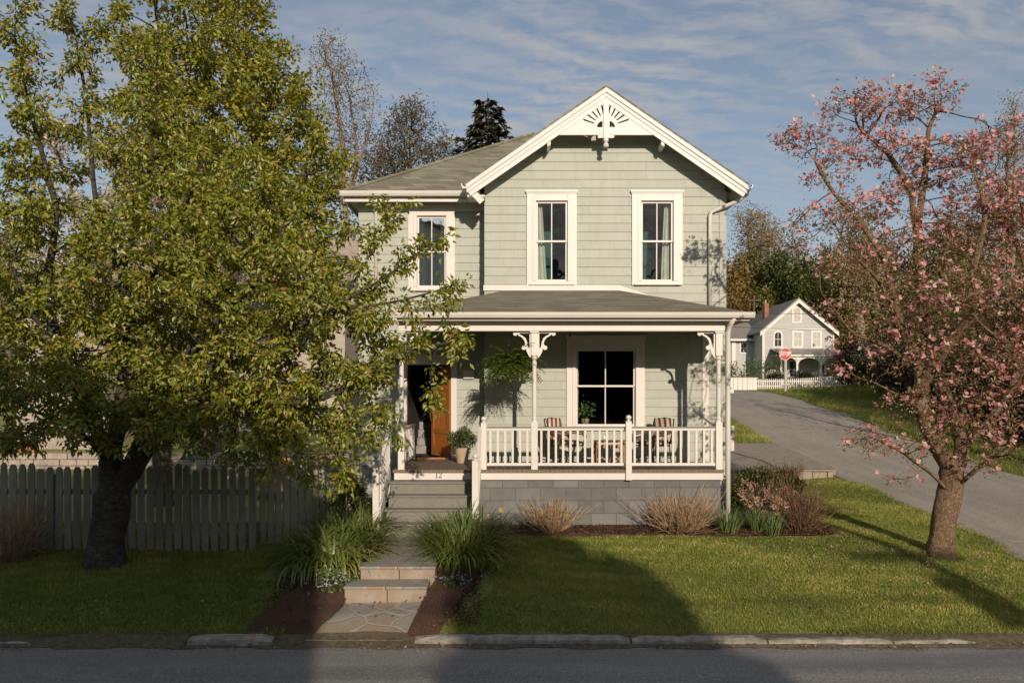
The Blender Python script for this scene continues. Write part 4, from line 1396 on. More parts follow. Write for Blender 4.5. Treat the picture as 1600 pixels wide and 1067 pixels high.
p = Vector((hx, hy, z0)) + du * (DWd - .06) + dn * .05; mb.tube([p + Vector((0, 0, .82)), p + dn * .03 + Vector((0, 0, .9)), p + dn * .035 + Vector((0, 0, 1.0)), p + Vector((0, 0, 1.1))], .011, 8)
dbox(mb, DWd - .085, DWd - .035, .74, 1.12, .021, .03); mb.build('door_handle', simple('brass', (.55, .36, .14), .3, .1, 6, .02, .001, Metallic=.9), dr)
st = MB()
for k in range(9):
    st.box(-2.40, -1.55, 19.9 + k * .25, 20.16 + k * .25, 1.84, 1.84 + (k + 1) * .19)
st.build('hall_stair', M['tread'], house)
mb = MB(); mb.box(-1.37 + .28, -1.37 + .52, YL - .09, YL - .022, 3.66, 3.84); mb.box(-1.37 + .27, -1.37 + .53, YL - .1, YL - .022, 3.84, 3.86)
wm = tag(mb.build('wall_mailbox', M['white'], None, (-.97, YL - .05, 3.66), bevel=.012), 'white mailbox on the wall right of the front door', 'mailbox')
mb = MB()
for i in range(3): mb.box(-1.06 + i * .07, -1.04 + i * .07, YL - .085, YL - .06, 3.80 + .0, 3.93 - .02 * i)
mb.build('letter', M['white_old'], wm)

# side bay on the right wall
mb = MB(); siding(mb, (4.86, 0, 0), (0, 1, 0), (1, 0, 0), 18.0, 20.0, .8, 3.3); siding(mb, (0, 18.0, 0), (1, 0, 0), (0, -1, 0), 4.62, 4.86, .8, 3.3)
by = mb.build('side_bay', M['siding'], house)
mb = MB(); mb.prism([(4.6, 4.02), (4.66, 3.80), (4.78, 3.6), (4.95, 3.44), (4.6, 3.44)], 17.9, 20.1); mb.build('bay_roof', M['porch_roof'], by)
mb = MB(); mb.box(4.6, 4.98, 17.86, 20.14, 3.34, 3.438); mb.box(4.84, 4.885, 17.97, 18.03, .9, 3.33); mb.box(4.62, 4.70, 17.96, 18.02, .9, 3.33); mb.build('bay_trim', M['white'], by, bevel=.004)
mb = MB(); mb.box(4.70, 4.92, 17.62, 17.80, 2.06, 2.62); mb.box(4.72, 4.87, 17.60, 17.615, 2.1, 2.58); mb.box(4.74, 4.82, 17.62, 17.78, 1.62, 2.055); mb.build('meter_box', M['white_old'], house, bevel=.01)
# brick chimney stub at the ridge, behind
# ------------------------------------------------------------------ things on the porch
def chair(name, label, x, y, face, group):
    """iron porch chair with curled wicker arms and striped cushions; face: +1 looks to the right, -1 to the left"""
    t = thing(name, label, 'chair', (x, y, FZ), group)
    th = R(52) * face                                        # turned from facing the street
    fx, fy = math.sin(th), -math.cos(th); sx, sy = math.cos(th), math.sin(th)
    def P(f, s_, z): return Vector((x + fx * f + sx * s_, y + fy * f + sy * s_, FZ + z))
    mb = MB()
    for s_ in (-.25, .25):
        mb.tube([P(.24, s_, .40), P(.27, s_, .25), P(.25, s_, .1), P(.30, s_, .012), P(.34, s_, .03)], .012, 6)
        mb.tube([P(-.22, s_, .42), P(-.25, s_, .25), P(-.27, s_, .1), P(-.33, s_, .012), P(-.36, s_, .03)], .012, 6)
        mb.tube([P(.25, s_, .12), P(.1, s_, .26), P(-.02, s_, .16), P(-.12, s_, .26), P(-.26, s_, .12)], .008, 5)
        mb.tube([P(.24, s_, .40), P(-.24, s_, .40)], .012, 6)
    for f in (.24, -.22): mb.tube([P(f, -.25, .40), P(f, .25, .40)], .012, 6); mb.tube([P(f, -.25, .14), P(f, 0, .22), P(f, .25, .14)], .008, 5)
    mb.build('iron_frame', M['iron'], t)
    mb = MB()
    for s_ in (-.27, .27):
        pts = [P(-.25, s_, .44), P(-.30, s_, .64), P(-.22, s_, .70), P(0, s_ * 1.06, .70), P(.22, s_ * 1.06, .68), P(.31, s_ * 1.06, .60), P(.28, s_, .48), P(.24, s_, .40)]
        mb.tube(pts, .026, 7); mb.tube([p + Vector((0, 0, -.05)) for p in pts[2:6]], .016, 6)
    mb.build('armrest', M['wicker'], t)
    mb = MB()
    for s_ in (-.25, .25): mb.tube([P(-.22, s_, .40), P(-.33, s_, .74), P(-.37, s_, .94)], .014, 6)
    mb.tube([P(-.37, -.25, .94), P(-.37, 0, .965), P(-.37, .25, .94)], .014, 6)
    for s_ in (-.12, 0, .12): mb.tube([P(-.23, s_, .42), P(-.365, s_, .95)], .007, 5)
    mb.build('back_frame', M['iron'], t)
    def cushion(nm, c, a, b, n_, wa, wb, th_, mat):
        V = []; Fc = []; k = 9
        for sd in (1, -1):
            for i in range(k):
                for j in range(k):
                    u_, v_ = i / (k - 1) * 2 - 1, j / (k - 1) * 2 - 1
                    h = th_ * (.35 + .65 * ((1 - u_ ** 4) * (1 - v_ ** 4)) ** .5) * sd
                    V.append(tuple(c + a * (u_ * wa) + b * (v_ * wb) + n_ * h))
            o_ = 0 if sd == 1 else k * k
            for i in range(k - 1):
                for j in range(k - 1):
                    q = (o_ + i * k + j, o_ + (i + 1) * k + j, o_ + (i + 1) * k + j + 1, o_ + i * k + j + 1); Fc.append(q if sd == 1 else q[::-1])
        edge = [i * k for i in range(k)] + [(k - 1) * k + j for j in range(1, k)] + [i * k + k - 1 for i in range(k - 2, -1, -1)] + [j for j in range(k - 2, 0, -1)]
        for q in range(len(edge)):
            a1, b1 = edge[q], edge[(q + 1) % len(edge)]; Fc.append((b1, a1, a1 + k * k, b1 + k * k))
        m2 = MB(); m2.add(V, Fc); m2.build(nm, mat, t, smooth=True)
    fv, sv, zv = Vector((fx, fy, 0)), Vector((sx, sy, 0)), Vector((0, 0, 1))
    cushion('seat_cushion', P(0, 0, .465), sv, fv, zv, .24, .26, .055, M['stripe'])
    bd = (P(-.36, 0, .95) - P(-.21, 0, .5)).normalized(); bn = sv.cross(bd)
    cushion('back_cushion', P(-.25, 0, .72), sv, bd, bn, .245, .25, .045, M['stripe'])
    cushion('throw_pillow', P(-.10, .02, .64), sv, bd, bn, .15, .14, .05, M['cushion'])
    return t


chair('porch_chair', 'striped iron porch chair left of the little table, by the turned post', (884 - CX) / F * 16.45, 16.45, 1, 'striped chairs on the porch')
chair('porch_chair', 'striped iron porch chair right of the little table, behind the newel post', (1020 - CX) / F * 16.5, 16.5, -1, 'striped chairs on the porch')
tx, ty = (952 - CX) / F * 16.45, 16.45
t = thing('porch_table', 'small slatted teak table between the two striped porch chairs', 'table', (tx, ty, FZ))
mb = MB()
for i in range(7): mb.box(tx - .36, tx + .36, ty - .26 + i * .075, ty - .20 + i * .075, FZ + .48, FZ + .505)
mb.box(tx - .33, tx - .28, ty - .26, ty + .25, FZ + .44, FZ + .48); mb.box(tx + .28, tx + .33, ty - .26, ty + .25, FZ + .44, FZ + .48)
mb.build('tabletop', M['teak'], t, bevel=.004)
for a in (-1, 1):
    for b in (-1, 1):
        mb = MB(); mb.box(tx + a * .30 - .025, tx + a * .30 + .025, ty + b * .21 - .025, ty + b * .21 + .025, FZ, FZ + .439); mb.build('leg', M['teak'], t)
mb = MB(); mb.box(tx - .28, tx + .28, ty - .235, ty - .205, FZ + .36, FZ + .43); mb.box(tx - .28, tx + .28, ty - .22, ty - .2, FZ + .12, FZ + .16); mb.build('apron', M['teak'], t)
t = thing('tea_cup', 'small white cup on the teak porch table', 'cup', (tx - .1, ty, FZ + .506))
mb = MB(); mb.lathe([(.02, 0), (.025, .005), (.038, .06), (.04, .085), (.036, .085), (.03, .02)], (tx - .1, ty, FZ + .506), 14); mb.tube([(tx - .062, ty, FZ + .57), (tx - .04, ty, FZ + .565), (tx - .04, ty, FZ + .54), (tx - .068, ty, FZ + .53)], .005, 5); mb.build('cup', M['sign_white'], t, smooth=True)


def hanging_fern():
    c = pt(797, 575, 15.75); t = thing('hanging_fern', 'big bushy fern hanging in a basket from the porch beam', 'fern', c)
    rng = np.random.default_rng(3)
    mb = MB(); mb.lathe([(.05, -.20), (.10, -.16), (.145, -.02), (.15, 0), (.14, 0)], c, 14); mb.build('basket', M['wicker'], t, smooth=True)
    mb = MB(); top = Vector((c.x, c.y, ZB1 + .02))
    for k in range(3): a = k * 2.094; mb.tube([(c.x + .14 * math.cos(a), c.y + .14 * math.sin(a), c.z), top + Vector((0, 0, -.25))], .004, 4)
    mb.tube([top + Vector((0, 0, -.25)), top], .006, 5); mb.build('chain', M['iron'], t)
    P = []; D = []; N = []; Ls = []
    for i in range(210):
        a = rng.uniform(0, 6.283); L = rng.uniform(.45, .85); el = rng.uniform(-.1, 1.25); p = np.array([c.x, c.y, c.z + .0]) + rng.normal(0, .03, 3)
        d = np.array([math.cos(a) * math.cos(el), math.sin(a) * math.cos(el), math.sin(el)]); seg = 16
        for q in range(seg):
            p = p + d * L / seg; d[2] -= .095 + .03 * (q / seg); d /= np.linalg.norm(d)
            sd = np.cross(d, [0, 0, 1]); sd /= np.linalg.norm(sd) + 1e-6
            w_ = .10 * math.sin(math.pi * min(1, (q + 2.5) / (seg + 1.5))) ** .7
            for sg in (-1, 1): P.append(p.copy()); D.append(sd * sg + d * .35 + rng.normal(0, .12, 3)); N.append([0, 0, 1] + rng.normal(0, .2, 3)); Ls.append(w_)
    leaves('fronds', np.array(P), np.array(D), np.array(N), np.array(Ls), np.full(len(P), .026), M['fern_leaf'], t, wide=.35, droop=.2)


hanging_fern()
# potted bush by the door
c = pt(722, 723, 16.95); c.z = FZ
t = thing('potted_plant', 'bushy small-leaved plant in a tan clay pot right of the door', 'plant', c)
mb = MB(); mb.lathe([(.105, 0), (.11, .01), (.150, .27), (.158, .275), (.158, .325), (.145, .325), (.135, .28)], c, 20); mb.build('pot', M['pot_tan'], t, smooth=False)
mb = MB(); mb.lathe([(.14, .27), (.12, .295), (.02, .30)], c, 16); mb.build('soil', M['soil'], t)
rng = np.random.default_rng(8); n = 1500
q = unit(rng.normal(0, 1, (n, 3))) * (rng.random(n) ** .45)[:, None] * np.array([.31, .27, .21]) + np.array([c.x, c.y, c.z + .52]); q[:, 2] += .05 * np.sin(q[:, 0] * 17)
leaves('foliage', q, q - np.array([c.x, c.y, c.z + .38]) + rng.normal(0, .12, (n, 3)), rng.normal(0, .5, (n, 3)) + [0, 0, 1], .055, .028, M['mint_leaf'], t)
mb = MB()
for i in range(12): a = rng.uniform(0, 6.28); mb.tube([(c.x, c.y, c.z + .28), (c.x + .13 * math.cos(a), c.y + .13 * math.sin(a), c.z + .45), (c.x + .22 * math.cos(a), c.y + .2 * math.sin(a), c.z + .58)], .006, 4)
mb.build('stems', M['bark'], t)
c = pt(629, 724, 16.6); c.z = FZ
t = thing('metal_bucket', 'small grey metal bucket on the porch left of the doorway', 'bucket', c)
mb = MB(); mb.lathe([(.085, 0), (.09, .008), (.12, .235), (.128, .24), (.128, .255), (.115, .255), (.10, .05)], c, 18); mb.build('pail', M['zinc'], t, smooth=True)
mb = MB(); mb.tube([(c.x - .122, c.y, c.z + .23), (c.x - .1, c.y - .06, c.z + .15), (c.x, c.y - .135, c.z + .12), (c.x + .1, c.y - .06, c.z + .15), (c.x + .122, c.y, c.z + .23)], .005, 5); mb.build('handle', M['zinc'], t)
c = pt(891, 522, 15.8)
t = thing('wind_ornament', 'tiny red ornament dangling under the porch beam', 'ornament', c)
mb = MB(); mb.lathe([(.004, -.06), (.022, -.045), (.03, -.01), (.012, .02), (.02, .04), (.004, .06)], c, 10); mb.build('bead', M['red'], t, smooth=True)
mb = MB(); mb.tube([(c.x, c.y, c.z + .05), (c.x, c.y, ZB1 + .02)], .004, 4); mb.build('cord', M['iron'], t)

# ------------------------------------------------------------------ garden planting
LG = 'daylily clumps beside the front walk'
clump_of_blades('daylily_clump', 'lush sunlit daylily clump left of the stone steps', 'plant', (-2.92, 13.05, gz(-2.9, 13)), (.62, .85), 520, (.65, 1.05), (.036, .058), M['lily_leaf'], LG, 3.4, .35, seed=2)
clump_of_blades('daylily_clump', 'dense dark green daylily clump right of the stone steps', 'plant', (-.80, 13.2, gz(-.8, 13.2)), (.50, .90), 760, (.70, 1.1), (.024, .040), M['lily_leaf'], LG, 2.3, .3, seed=3)
clump_of_blades('daylily_clump', 'shaded daylily tuft at the left foot of the front steps', 'plant', (-2.75, 14.2, gz(-2.8, 14.2)), (.45, .4), 280, (.7, 1.05), (.026, .044), M['lily_leaf'], LG, 2.4, .3, seed=4)
DG = 'daffodil clumps by the porch corner'
for i, (px, d, n, l) in enumerate(((1138, 14.95, 150, 'upright daffodil leaves nearest the porch downspout'), (1182, 15.05, 130, 'upright daffodil leaves in the middle of the three clumps at the porch corner'), (1207, 14.9, 110, 'upright daffodil leaves beside the brown twiggy shrub'))):
    x = (px - CX) / F * d
    t = clump_of_blades('daffodil_clump', l, 'plant', (x, d, gz(x, d) + .04), .17, n, (.38, .62), (.018, .028), M['daff_leaf'], DG, .55, .42, seed=20 + i)
    if i > 0:
        rng = np.random.default_rng(i)
        for k in range(9):
            P = np.array([x, d, gz(x, d) + .58]) + rng.normal(0, .14, 3) + rng.normal(0, .026, (26, 3))
            leaves('flower_head', P, rng.normal(0, 1, P.shape), rng.normal(0, 1, P.shape), .045, .03, M['dry_head'], t, seed=i + k)
x, d = -.22, 14.55
t = clump_of_blades('daffodil', 'two yellow daffodils in bloom behind the right daylilies', 'flower', (x, d, gz(x, d)), .09, 26, (.4, .6), (.014, .02), M['daff_leaf'], None, .5, .3, seed=31)
mb = MB(); rng = np.random.default_rng(9)
fl = [Vector((x + .02, d, gz(x, d) + .52)), Vector((x - .19, d - .1, gz(x, d) + .42))]
for f in fl: mb.tube([(x, d, gz(x, d)), (f + Vector((x, d, gz(x, d)))) / 2, f], .006, 4)
mb.build('stalks', M['daff_leaf'], t)
for f in fl:
    D = np.array([[math.cos(k * 1.047), -.25, math.sin(k * 1.047)] for k in range(6)])
    leaves('flower_head', np.tile(list(f), (6, 1)), D, np.tile([0, -1.0, 0], (6, 1)), .06, .045, M['yellow_petal'], t)

SG = 'dry tan shrubs under the porch'
stem_bush('dry_shrub', 'dry straw-coloured shrub under the left part of the porch rail', 'shrub', (.76, 14.98, gz(.7, 15)), .30, .50, 260, M['dry_stem'], .0055, SG, 5, lean=.95)
stem_bush('dry_shrub', 'larger dry straw-coloured shrub under the right end of the porch', 'shrub', (3.16, 14.98, gz(3, 15)), .36, .60, 340, M['dry_stem'], .0055, SG, 6, lean=.95)
stem_bush('twiggy_shrub', 'red-brown twiggy shrub at the corner of the mulch bed', 'shrub', (5.42, 15.05, gz(5.4, 15)), .30, .80, 150, M['brown_stem'], .006, None, 7, lean=.6)
bush('leafy_shrub', 'dark green leafy shrub beside the porch downspout', 'shrub', (4.85, 16.2, gz(4.8, 16.2)), (.48, .5, .62), 2600, .075, M['wood_leaf'], seed=11)
bush('leafy_shrub', 'low bronze-green shrub between the house corner and the driveway wall', 'shrub', (5.9, 17.4, gz(5.9, 17.4)), (.55, .5, .48), 2000, .065, M['yellow_leaf'], seed=12)
stem_bush('tall_weeds', 'dry brown stalks with pinkish seed heads behind the daffodils', 'plant', (5.15, 15.75, gz(5.1, 15.7)), .55, .75, 170, M['dry_stem'], .005, None, 13, lean=.45)
t = thing('dry_hydrangea', 'dry pinkish hydrangea heads above the daffodil leaves', 'plant', (4.72, 15.4, gz(4.7, 15.4)))
rng = np.random.default_rng(14); mb = MB(); P = []
for k in range(15):
    x = 4.75 + rng.uniform(-.35, .75); y = 15.45 + rng.uniform(-.2, .3); z = gz(x, y) + rng.uniform(.5, .85)
    mb.tube([(x * .6 + 4.9 * .4, y, gz(x, y)), (x, y, z)], .005, 4); P.append(np.array([x, y, z]) + rng.normal(0, .035, (60, 3)))
mb.build('stems', M['dry_stem'].copy() if False else M['bark'], t); 
for q in P: leaves('flower_head', q, rng.normal(0, 1, q.shape), rng.normal(0, 1, q.shape), .035, .026, M['dry_head'], t, seed=3)
bush('leafy_shrub', 'shaded green shrub in the corner left of the porch steps', 'shrub', (-3.15, 15.0, gz(-3, 15)), (.5, .45, .55), 1500, .075, M['wood_leaf'], seed=15)
bush('violet_plant', 'pale violet flowers spilling left of the lower stone step', 'flower', (-2.62, 11.75, gz(-2.6, 11.7) + .02), (.30, .42, .17), 900, .05, M['mint_leaf'], seed=16, W=.035)
t = bpy.data.objects['violet_plant']; rng = np.random.default_rng(2); k = 34
P = np.array([-2.6, 11.68, gz(-2.6, 11.7) + .24]) + rng.normal(0, 1, (k, 3)) * [.17, .25, .07]; P = np.repeat(P, 4, 0)
leaves('petals', P, rng.normal(0, 1, P.shape), rng.normal(0, .4, P.shape) + [0, -1, .5], .028, .024, M['violet'], t, seed=5)
t = bush('violet_plant', 'small pale violet flowers in the dark soil right of the stone steps', 'flower', (-.86, 11.95, gz(-.8, 11.9) + .04), (.22, .18, .09), 260, .045, M['mint_leaf'], seed=17, W=.03)
P = np.array([-.86, 11.92, gz(-.8, 11.9) + .17]) + rng.normal(0, 1, (26, 3)) * [.13, .1, .04]; P = np.repeat(P, 4, 0)
leaves('petals', P, rng.normal(0, 1, P.shape), rng.normal(0, .4, P.shape) + [0, -1, .5], .028, .024, M['violet'], t, seed=6)
stem_bush('bare_shrub', 'bare tan twigs of a low shrub at the far left of the fence', 'shrub', (-8.35, 13.1, gz(-8.3, 13.1)), .62, .85, 230, M['dry_stem'], .006, None, 18, lean=.75)

stem_bush('dry_weeds', 'dry brown weeds along the foot of the low retaining wall', 'plant', (7.3, 21.6, gz(7.3, 21.6)), .8, .55, 150, M['brown_stem'], .007, None, 19, lean=.6)
stem_bush('dry_weeds', 'tuft of dry weeds on the grass before the driveway wall', 'plant', (6.4, 19.3, gz(6.4, 19.3)), .5, .5, 110, M['dry_stem'], .006, None, 29, lean=.6)

# ------------------------------------------------------------------ picket fence
fence = thing('picket_fence', 'weathered grey wooden picket fence behind the leaning cherry tree', 'fence', (-6.5, 13.65, gz(-6.5, 13.65)))
def picket_run(a, b, n, h, seed):
    rng = random.Random(seed); a = Vector(a); b = Vector(b); d = (b - a).normalized(); nn = Vector((-d.y, d.x))
    for i in range(n):
        p = lerp(a, b, (i + .5) / n); zb = gz(p.x, p.y) + .03 + rng.uniform(-.03, .03); hh_ = h * rng.uniform(.965, 1.02); w_ = .056 * rng.uniform(.92, 1.1)
        lean = rng.uniform(-.014, .014)
        q = [(-w_, 0), (w_, 0), (w_ + lean * .9, hh_ - .055), (w_ * .45 + lean, hh_), (-w_ * .45 + lean, hh_), (-w_ + lean * .9, hh_ - .055)]
        mb = MB(); th_ = .011
        vs = [(p.x + d.x * u_ + nn.x * s_, p.y + d.y * u_ + nn.y * s_, zb + z_) for s_ in (-th_, th_) for u_, z_ in q]
        mb.add(vs, [(0, 1, 2, 3, 4, 5), (11, 10, 9, 8, 7, 6)] + [(k, k + 6, (k + 1) % 6 + 6, (k + 1) % 6) for k in range(6)])
        mb.build('picket', M['fence'], fence)
    for zr in (.33, h - .42):
        mb = MB(); za, zb_ = gz(a.x, a.y) + zr, gz(b.x, b.y) + zr
        mb.bar((a.x + nn.x * .035, a.y + nn.y * .035, za), (b.x + nn.x * .035, b.y + nn.y * .035, zb_), .038, .085); mb.build('rail', M['fence'], fence)


FA, FB = (-10.4, 13.72), (-4.55, 13.66)
picket_run(FA, FB, 37, 1.44, 1)
picket_run((-4.40, 13.85), (-2.95, 15.35), 14, 1.30, 2)
for x, y, h in ((-4.47, 13.72, 1.42), (-7.9, 13.78, 1.30), (-5.62, 13.78, 1.30), (-9.9, 13.78, 1.3), (-3.0, 15.45, 1.35)):
    mb = MB(); mb.box(x - .05, x + .05, y - .05, y + .05, gz(x, y) - .05, gz(x, y) + h); mb.build('post', M['fence'], fence)

# lamp post in the yard
lp = thing('lamp_post', 'black lantern on a slim post behind the picket fence', 'lamp post', (-4.42, 14.55, gz(-4.4, 14.5)))
x, y, z = -4.42, 14.55, gz(-4.4, 14.5)
mb = MB(); mb.lathe([(.06, 0), (.065, .08), (.035, .12), (.035, 1.75), (.05, 1.78), (.05, 1.82)], (x, y, z), 10); mb.build('pole', M['iron'], lp)
mb = MB(); z2 = z + 1.84
for a in (-1, 1):
    for b in (-1, 1): mb.bar((x + a * .06, y + b * .06, z2), (x + a * .10, y + b * .10, z2 + .27), .014, .014)
mb.box(x - .07, x + .07, y - .07, y + .07, z2 - .02, z2); mb.lathe([(.17, .27), (.06, .36), (.02, .38), (.02, .42)], (x, y, z2), 4); mb.build('lantern', M['iron'], lp)
mb = MB(); mb.lathe([(.085, .005), (.125, .265)], (x, y, z2), 4); mb.build('lamp_glass', M['glass'], lp)

# neighbour yard: low stone wall with pots
gw = thing('garden_wall', 'low pinkish dry stone wall in the yard beyond the fence', 'wall', (-10, 24, gz(-10, 24)))
mb = MB(); rs = random.Random(12)
for k in range(3):
    x = -19
    while x < -5.2:
        wd = rs.uniform(.35, .8); mb.box(x, x + wd - .02, 24 + rs.uniform(-.05, .05), 24.5, gz(-10, 24) - .1 + k * .19, gz(-10, 24) + .08 + k * .19); x += wd
mb.build('stones', M['pale_stone'], gw, bevel=.02)
zw = gz(-10, 24) + .08 + 2 * .19
for i, (px, s_, l) in enumerate(((21, .18, 'wide orange flower pot on the stone wall, leftmost of the orange things'), (37, .15, 'small orange flower pot on the stone wall, next to the fence top at far left'))):
    x = (px - CX) / F * 24.2; mb = MB(); mb.lathe([(.75 * s_, 0), (s_, 1.3 * s_), (1.12 * s_, 1.32 * s_), (1.12 * s_, 1.7 * s_), (.95 * s_, 1.7 * s_), (.9 * s_, 1.3 * s_)], (x, 24.2, zw), 16)
    tag(mb.build('flower_pot', M['terracotta'], None, (x, 24.2, zw)), l, 'pot', 'orange pots on the stone wall')
x = (52 - CX) / F * 24.2; mb = MB(); mb.lathe([(.10, 0), (.12, .03), (.09, .1), (.11, .35), (.14, .42), (.1, .42)], (x, 24.2, zw), 14)
tag(mb.build('garden_urn', M['terracotta'], None, (x, 24.2, zw)), 'tall narrow orange urn on the stone wall', 'urn')


def lawn_chair(px, d, label, mat):
    x = (px - CX) / F * d; z = gz(x, d); t = thing('lawn_chair', label, 'chair', (x, d, z), 'chairs in the yard beyond the fence')
    mb = MB(); mb.prism([(x - .25, z + .4), (x + .25, z + .4), (x + .25, z + .46), (x - .25, z + .46)], d - .28, d + .22); mb.build('seat', mat, t)
    mb = MB()
    for k in range(5): mb.bar((x - .2 + k * .1, d + .22, z + .42), (x - .22 + k * .11, d + .42, z + 1.05 - .03 * abs(k - 2)), .085, .02)
    mb.build('backrest', mat, t)
    for a in (-.24, .24):
        for b in (-.26, .2): mb = MB(); mb.box(x + a - .025, x + a + .025, d + b - .025, d + b + .025, z, z + (.62 if b < 0 else .4)); mb.build('leg', mat, t)
        mb = MB(); mb.box(x + a - .05, x + a + .05, d - .32, d + .26, z + .621, z + .645); mb.build('armrest', mat, t)


lawn_chair(430, 19.5, 'orange garden chair seen over the fence near the lantern', M['teak'])
lawn_chair(458, 20.2, 'white garden chair seen over the fence close to the house', M['white_old'])
lawn_chair(372, 20.5, 'white garden chair further left, seen through the cherry leaves', M['white_old'])

# ------------------------------------------------------------------ neighbour house on the left
def simple_window(parent, x0, x1, z0, z1, y, frame, glass, fw=.09, arch=False, bars=1, sill=True):
    mb = MB(); n = 10
    def outline(g):
        a, b, c_, d_ = x0 - g, x1 + g, z0 - g, z1 + g
        if not arch: return [(a, c_), (b, c_), (b, d_), (a, d_)]
        r_ = (b - a) / 2; return [(a, c_), (b, c_)] + [((a + b) / 2 + r_ * math.cos(math.pi * k / n), d_ - r_ + r_ * math.sin(math.pi * k / n)) for k in range(n + 1)]
    vs, fs = plate([outline(fw), outline(0)], .06); mb.add([(v[0], y - v[2] - .0, v[1]) for v in vs], fs)
    w_ = mb.build('window', frame, parent)
    mb = MB(); mb.prism(outline(.005), y - .005, y + .01); mb.build('pane', glass, w_)
    mb = MB(); mb.box((x0 + x1) / 2 - .015, (x0 + x1) / 2 + .015, y - .02, y - .006, z0, z1 - .01); mb.box(x0, x1, y - .022, y - .006, (z0 + z1) / 2 - .02, (z0 + z1) / 2 + .02); mb.build('sash', frame, w_)
    return w_


nh = thing('neighbour_house', 'beige house with a pinkish shingle roof behind the cherry tree', 'house', (-11.5, 30, 1.6))
pinkw = siding_mat('beige_siding', (.45, .39, .335), 3.0, .15)
NX0, NX1, NY0, NY1, NZ = -17.2, -6.4, 30.5, 38, 6.9
mb = MB(); mb.box(NX0, NX1, NY0, NY1, .8, NZ); mb.prism([(NX0, NZ), (NX0 + .01, NZ), (NX0, NZ + .01)], NY0, NY1); mb.build('wall', pinkw, nh)
mb = MB(); ym = (NY0 + NY1) / 2
for sg, ye in ((-1, NY0 - .5), (1, NY1 + .5)):
    q = [(NX0 - .5, ye, NZ - .2), (NX1 + .45, ye, NZ - .2), (NX1 + .45, ym, NZ + 3.2), (NX0 - .5, ym, NZ + 3.2)]
    mb.add(q + [(a, b, c_ - .14) for a, b, c_ in q], [(0, 1, 2, 3), (7, 6, 5, 4), (0, 4, 5, 1), (1, 5, 6, 2), (2, 6, 7, 3), (3, 7, 4, 0)])
mb.build('roof', M['pink_roof'], nh)
mb = MB()
for xx in (NX0, NX1 - .02): mb.add([(xx, NY0, NZ), (xx, NY1, NZ), (xx, ym, NZ + 3.1), (xx + .02, NY0, NZ), (xx + .02, NY1, NZ), (xx + .02, ym, NZ + 3.1)], [(0, 1, 2), (3, 5, 4), (0, 2, 5, 3), (1, 4, 5, 2)])
mb.build('gable_end', pinkw, nh)
mb = MB(); mb.box(-13.6, -12.7, 33.4, 34.2, NZ + 2, NZ + 4.3); mb.build('chimney', M['brick'], nh)
for (a, b) in ((-15.9, -14.9), (-13.1, -12.1), (-10.2, -9.2), (-8.2, -7.4)):
    simple_window(nh, a, b, 5.0, 6.4, NY0 - .02, M['white'], M['far_glass'], .12); simple_window(nh, a, b, 2.0, 3.7, NY0 - .02, M['white'], M['far_glass'], .12)
sh = thing('garden_shed', 'small white gabled shed deep behind the left of the cherry tree', 'shed', ((95 - CX) / F * 27, 27, 1.4))
sx_ = (95 - CX) / F * 27
mb = MB(); mb.prism([(sx_ - 1.5, 1.2), (sx_ + 1.5, 1.2), (sx_ + 1.5, 5.6), (sx_, 7.4), (sx_ - 1.5, 5.6)], 27, 30); mb.build('wall', M['pale_stone'], sh)
mb = MB()
for sg in (-1, 1): mb.prism([(sx_, 7.5), (sx_ + sg * 1.8, 5.35), (sx_ + sg * 1.8, 5.25), (sx_, 7.38)], 26.7, 30.3)
mb.build('roof', M['pink_roof'], sh)
simple_window(sh, sx_ - .45, sx_ + .45, 4.2, 5.6, 26.98, M['white'], M['far_glass'], .1)

# ------------------------------------------------------------------ far house up the hill, picket fence, stop sign
fd = 62.0; k_ = fd / F
def fx_(px): return (px - CX) * k_
def fz_(py): return HC + (CY - py) * k_
fh = thing('far_house', 'pale grey gabled house with arched porch at the top of the side street', 'house', (fx_(1245), fd, 4.0))
x0, x1 = fx_(1192), fx_(1301); ze = fz_(514); xa = fx_(1245.5); za = fz_(468)
sl2 = (za - ze) / (xa - x0)
mb = MB(); mb.prism([(x0, 3.6), (x1, 3.6), (x1, ze), (xa, ze + (xa - x0) * sl2 - .25), (x0, ze)], fd, fd + 9); mb.build('wall', M['far_siding'], fh)
mb = MB()
for xs_, sg in ((x0, -1), (x1, 1)):
    L = abs(xa - xs_) + .35; s_ = (za - ze) / abs(xa - xs_)
    mb.prism([(xa, za + .10), (xa + sg * L, za + .10 - s_ * L), (xa + sg * L, za - .02 - s_ * L), (xa, za - .02)], fd - .4, fd + 9.3)
mb.build('roof', M['far_roof'], fh)
mb = MB()
for xs_, sg in ((x0, -1), (x1, 1)):
    L = abs(xa - xs_) + .33; s_ = (za - ze) / abs(xa - xs_)
    mb.prism([(xa, za - .03), (xa + sg * L, za - .03 - s_ * L), (xa + sg * L, za - .30 - s_ * L), (xa, za - .30)], fd - .42, fd - .34)
mb.box(x0 - .05, x0 + .12, fd - .03, fd + .1, 3.7, ze); mb.box(x1 - .12, x1 + .05, fd - .03, fd + .1, 3.7, ze); mb.box(x0 + .12, x1 - .12, fd - .025, fd + .02, ze - .08, ze + .02)
mb.build('trim', M['white'], fh)
simple_window(fh, fx_(1240), fx_(1250), fz_(502), fz_(481), fd, M['white'], M['blind'], .14, arch=True)
simple_window(fh, fx_(1210.5), fx_(1220.5), fz_(541), fz_(519), fd, M['white'], M['far_glass'], .13, arch=True)
simple_window(fh, fx_(1240.5), fx_(1252), fz_(541), fz_(519.5), fd, M['white'], M['blind'], .15)
simple_window(fh, fx_(1270), fx_(1281), fz_(541), fz_(519.5), fd, M['white'], M['blind'], .15)
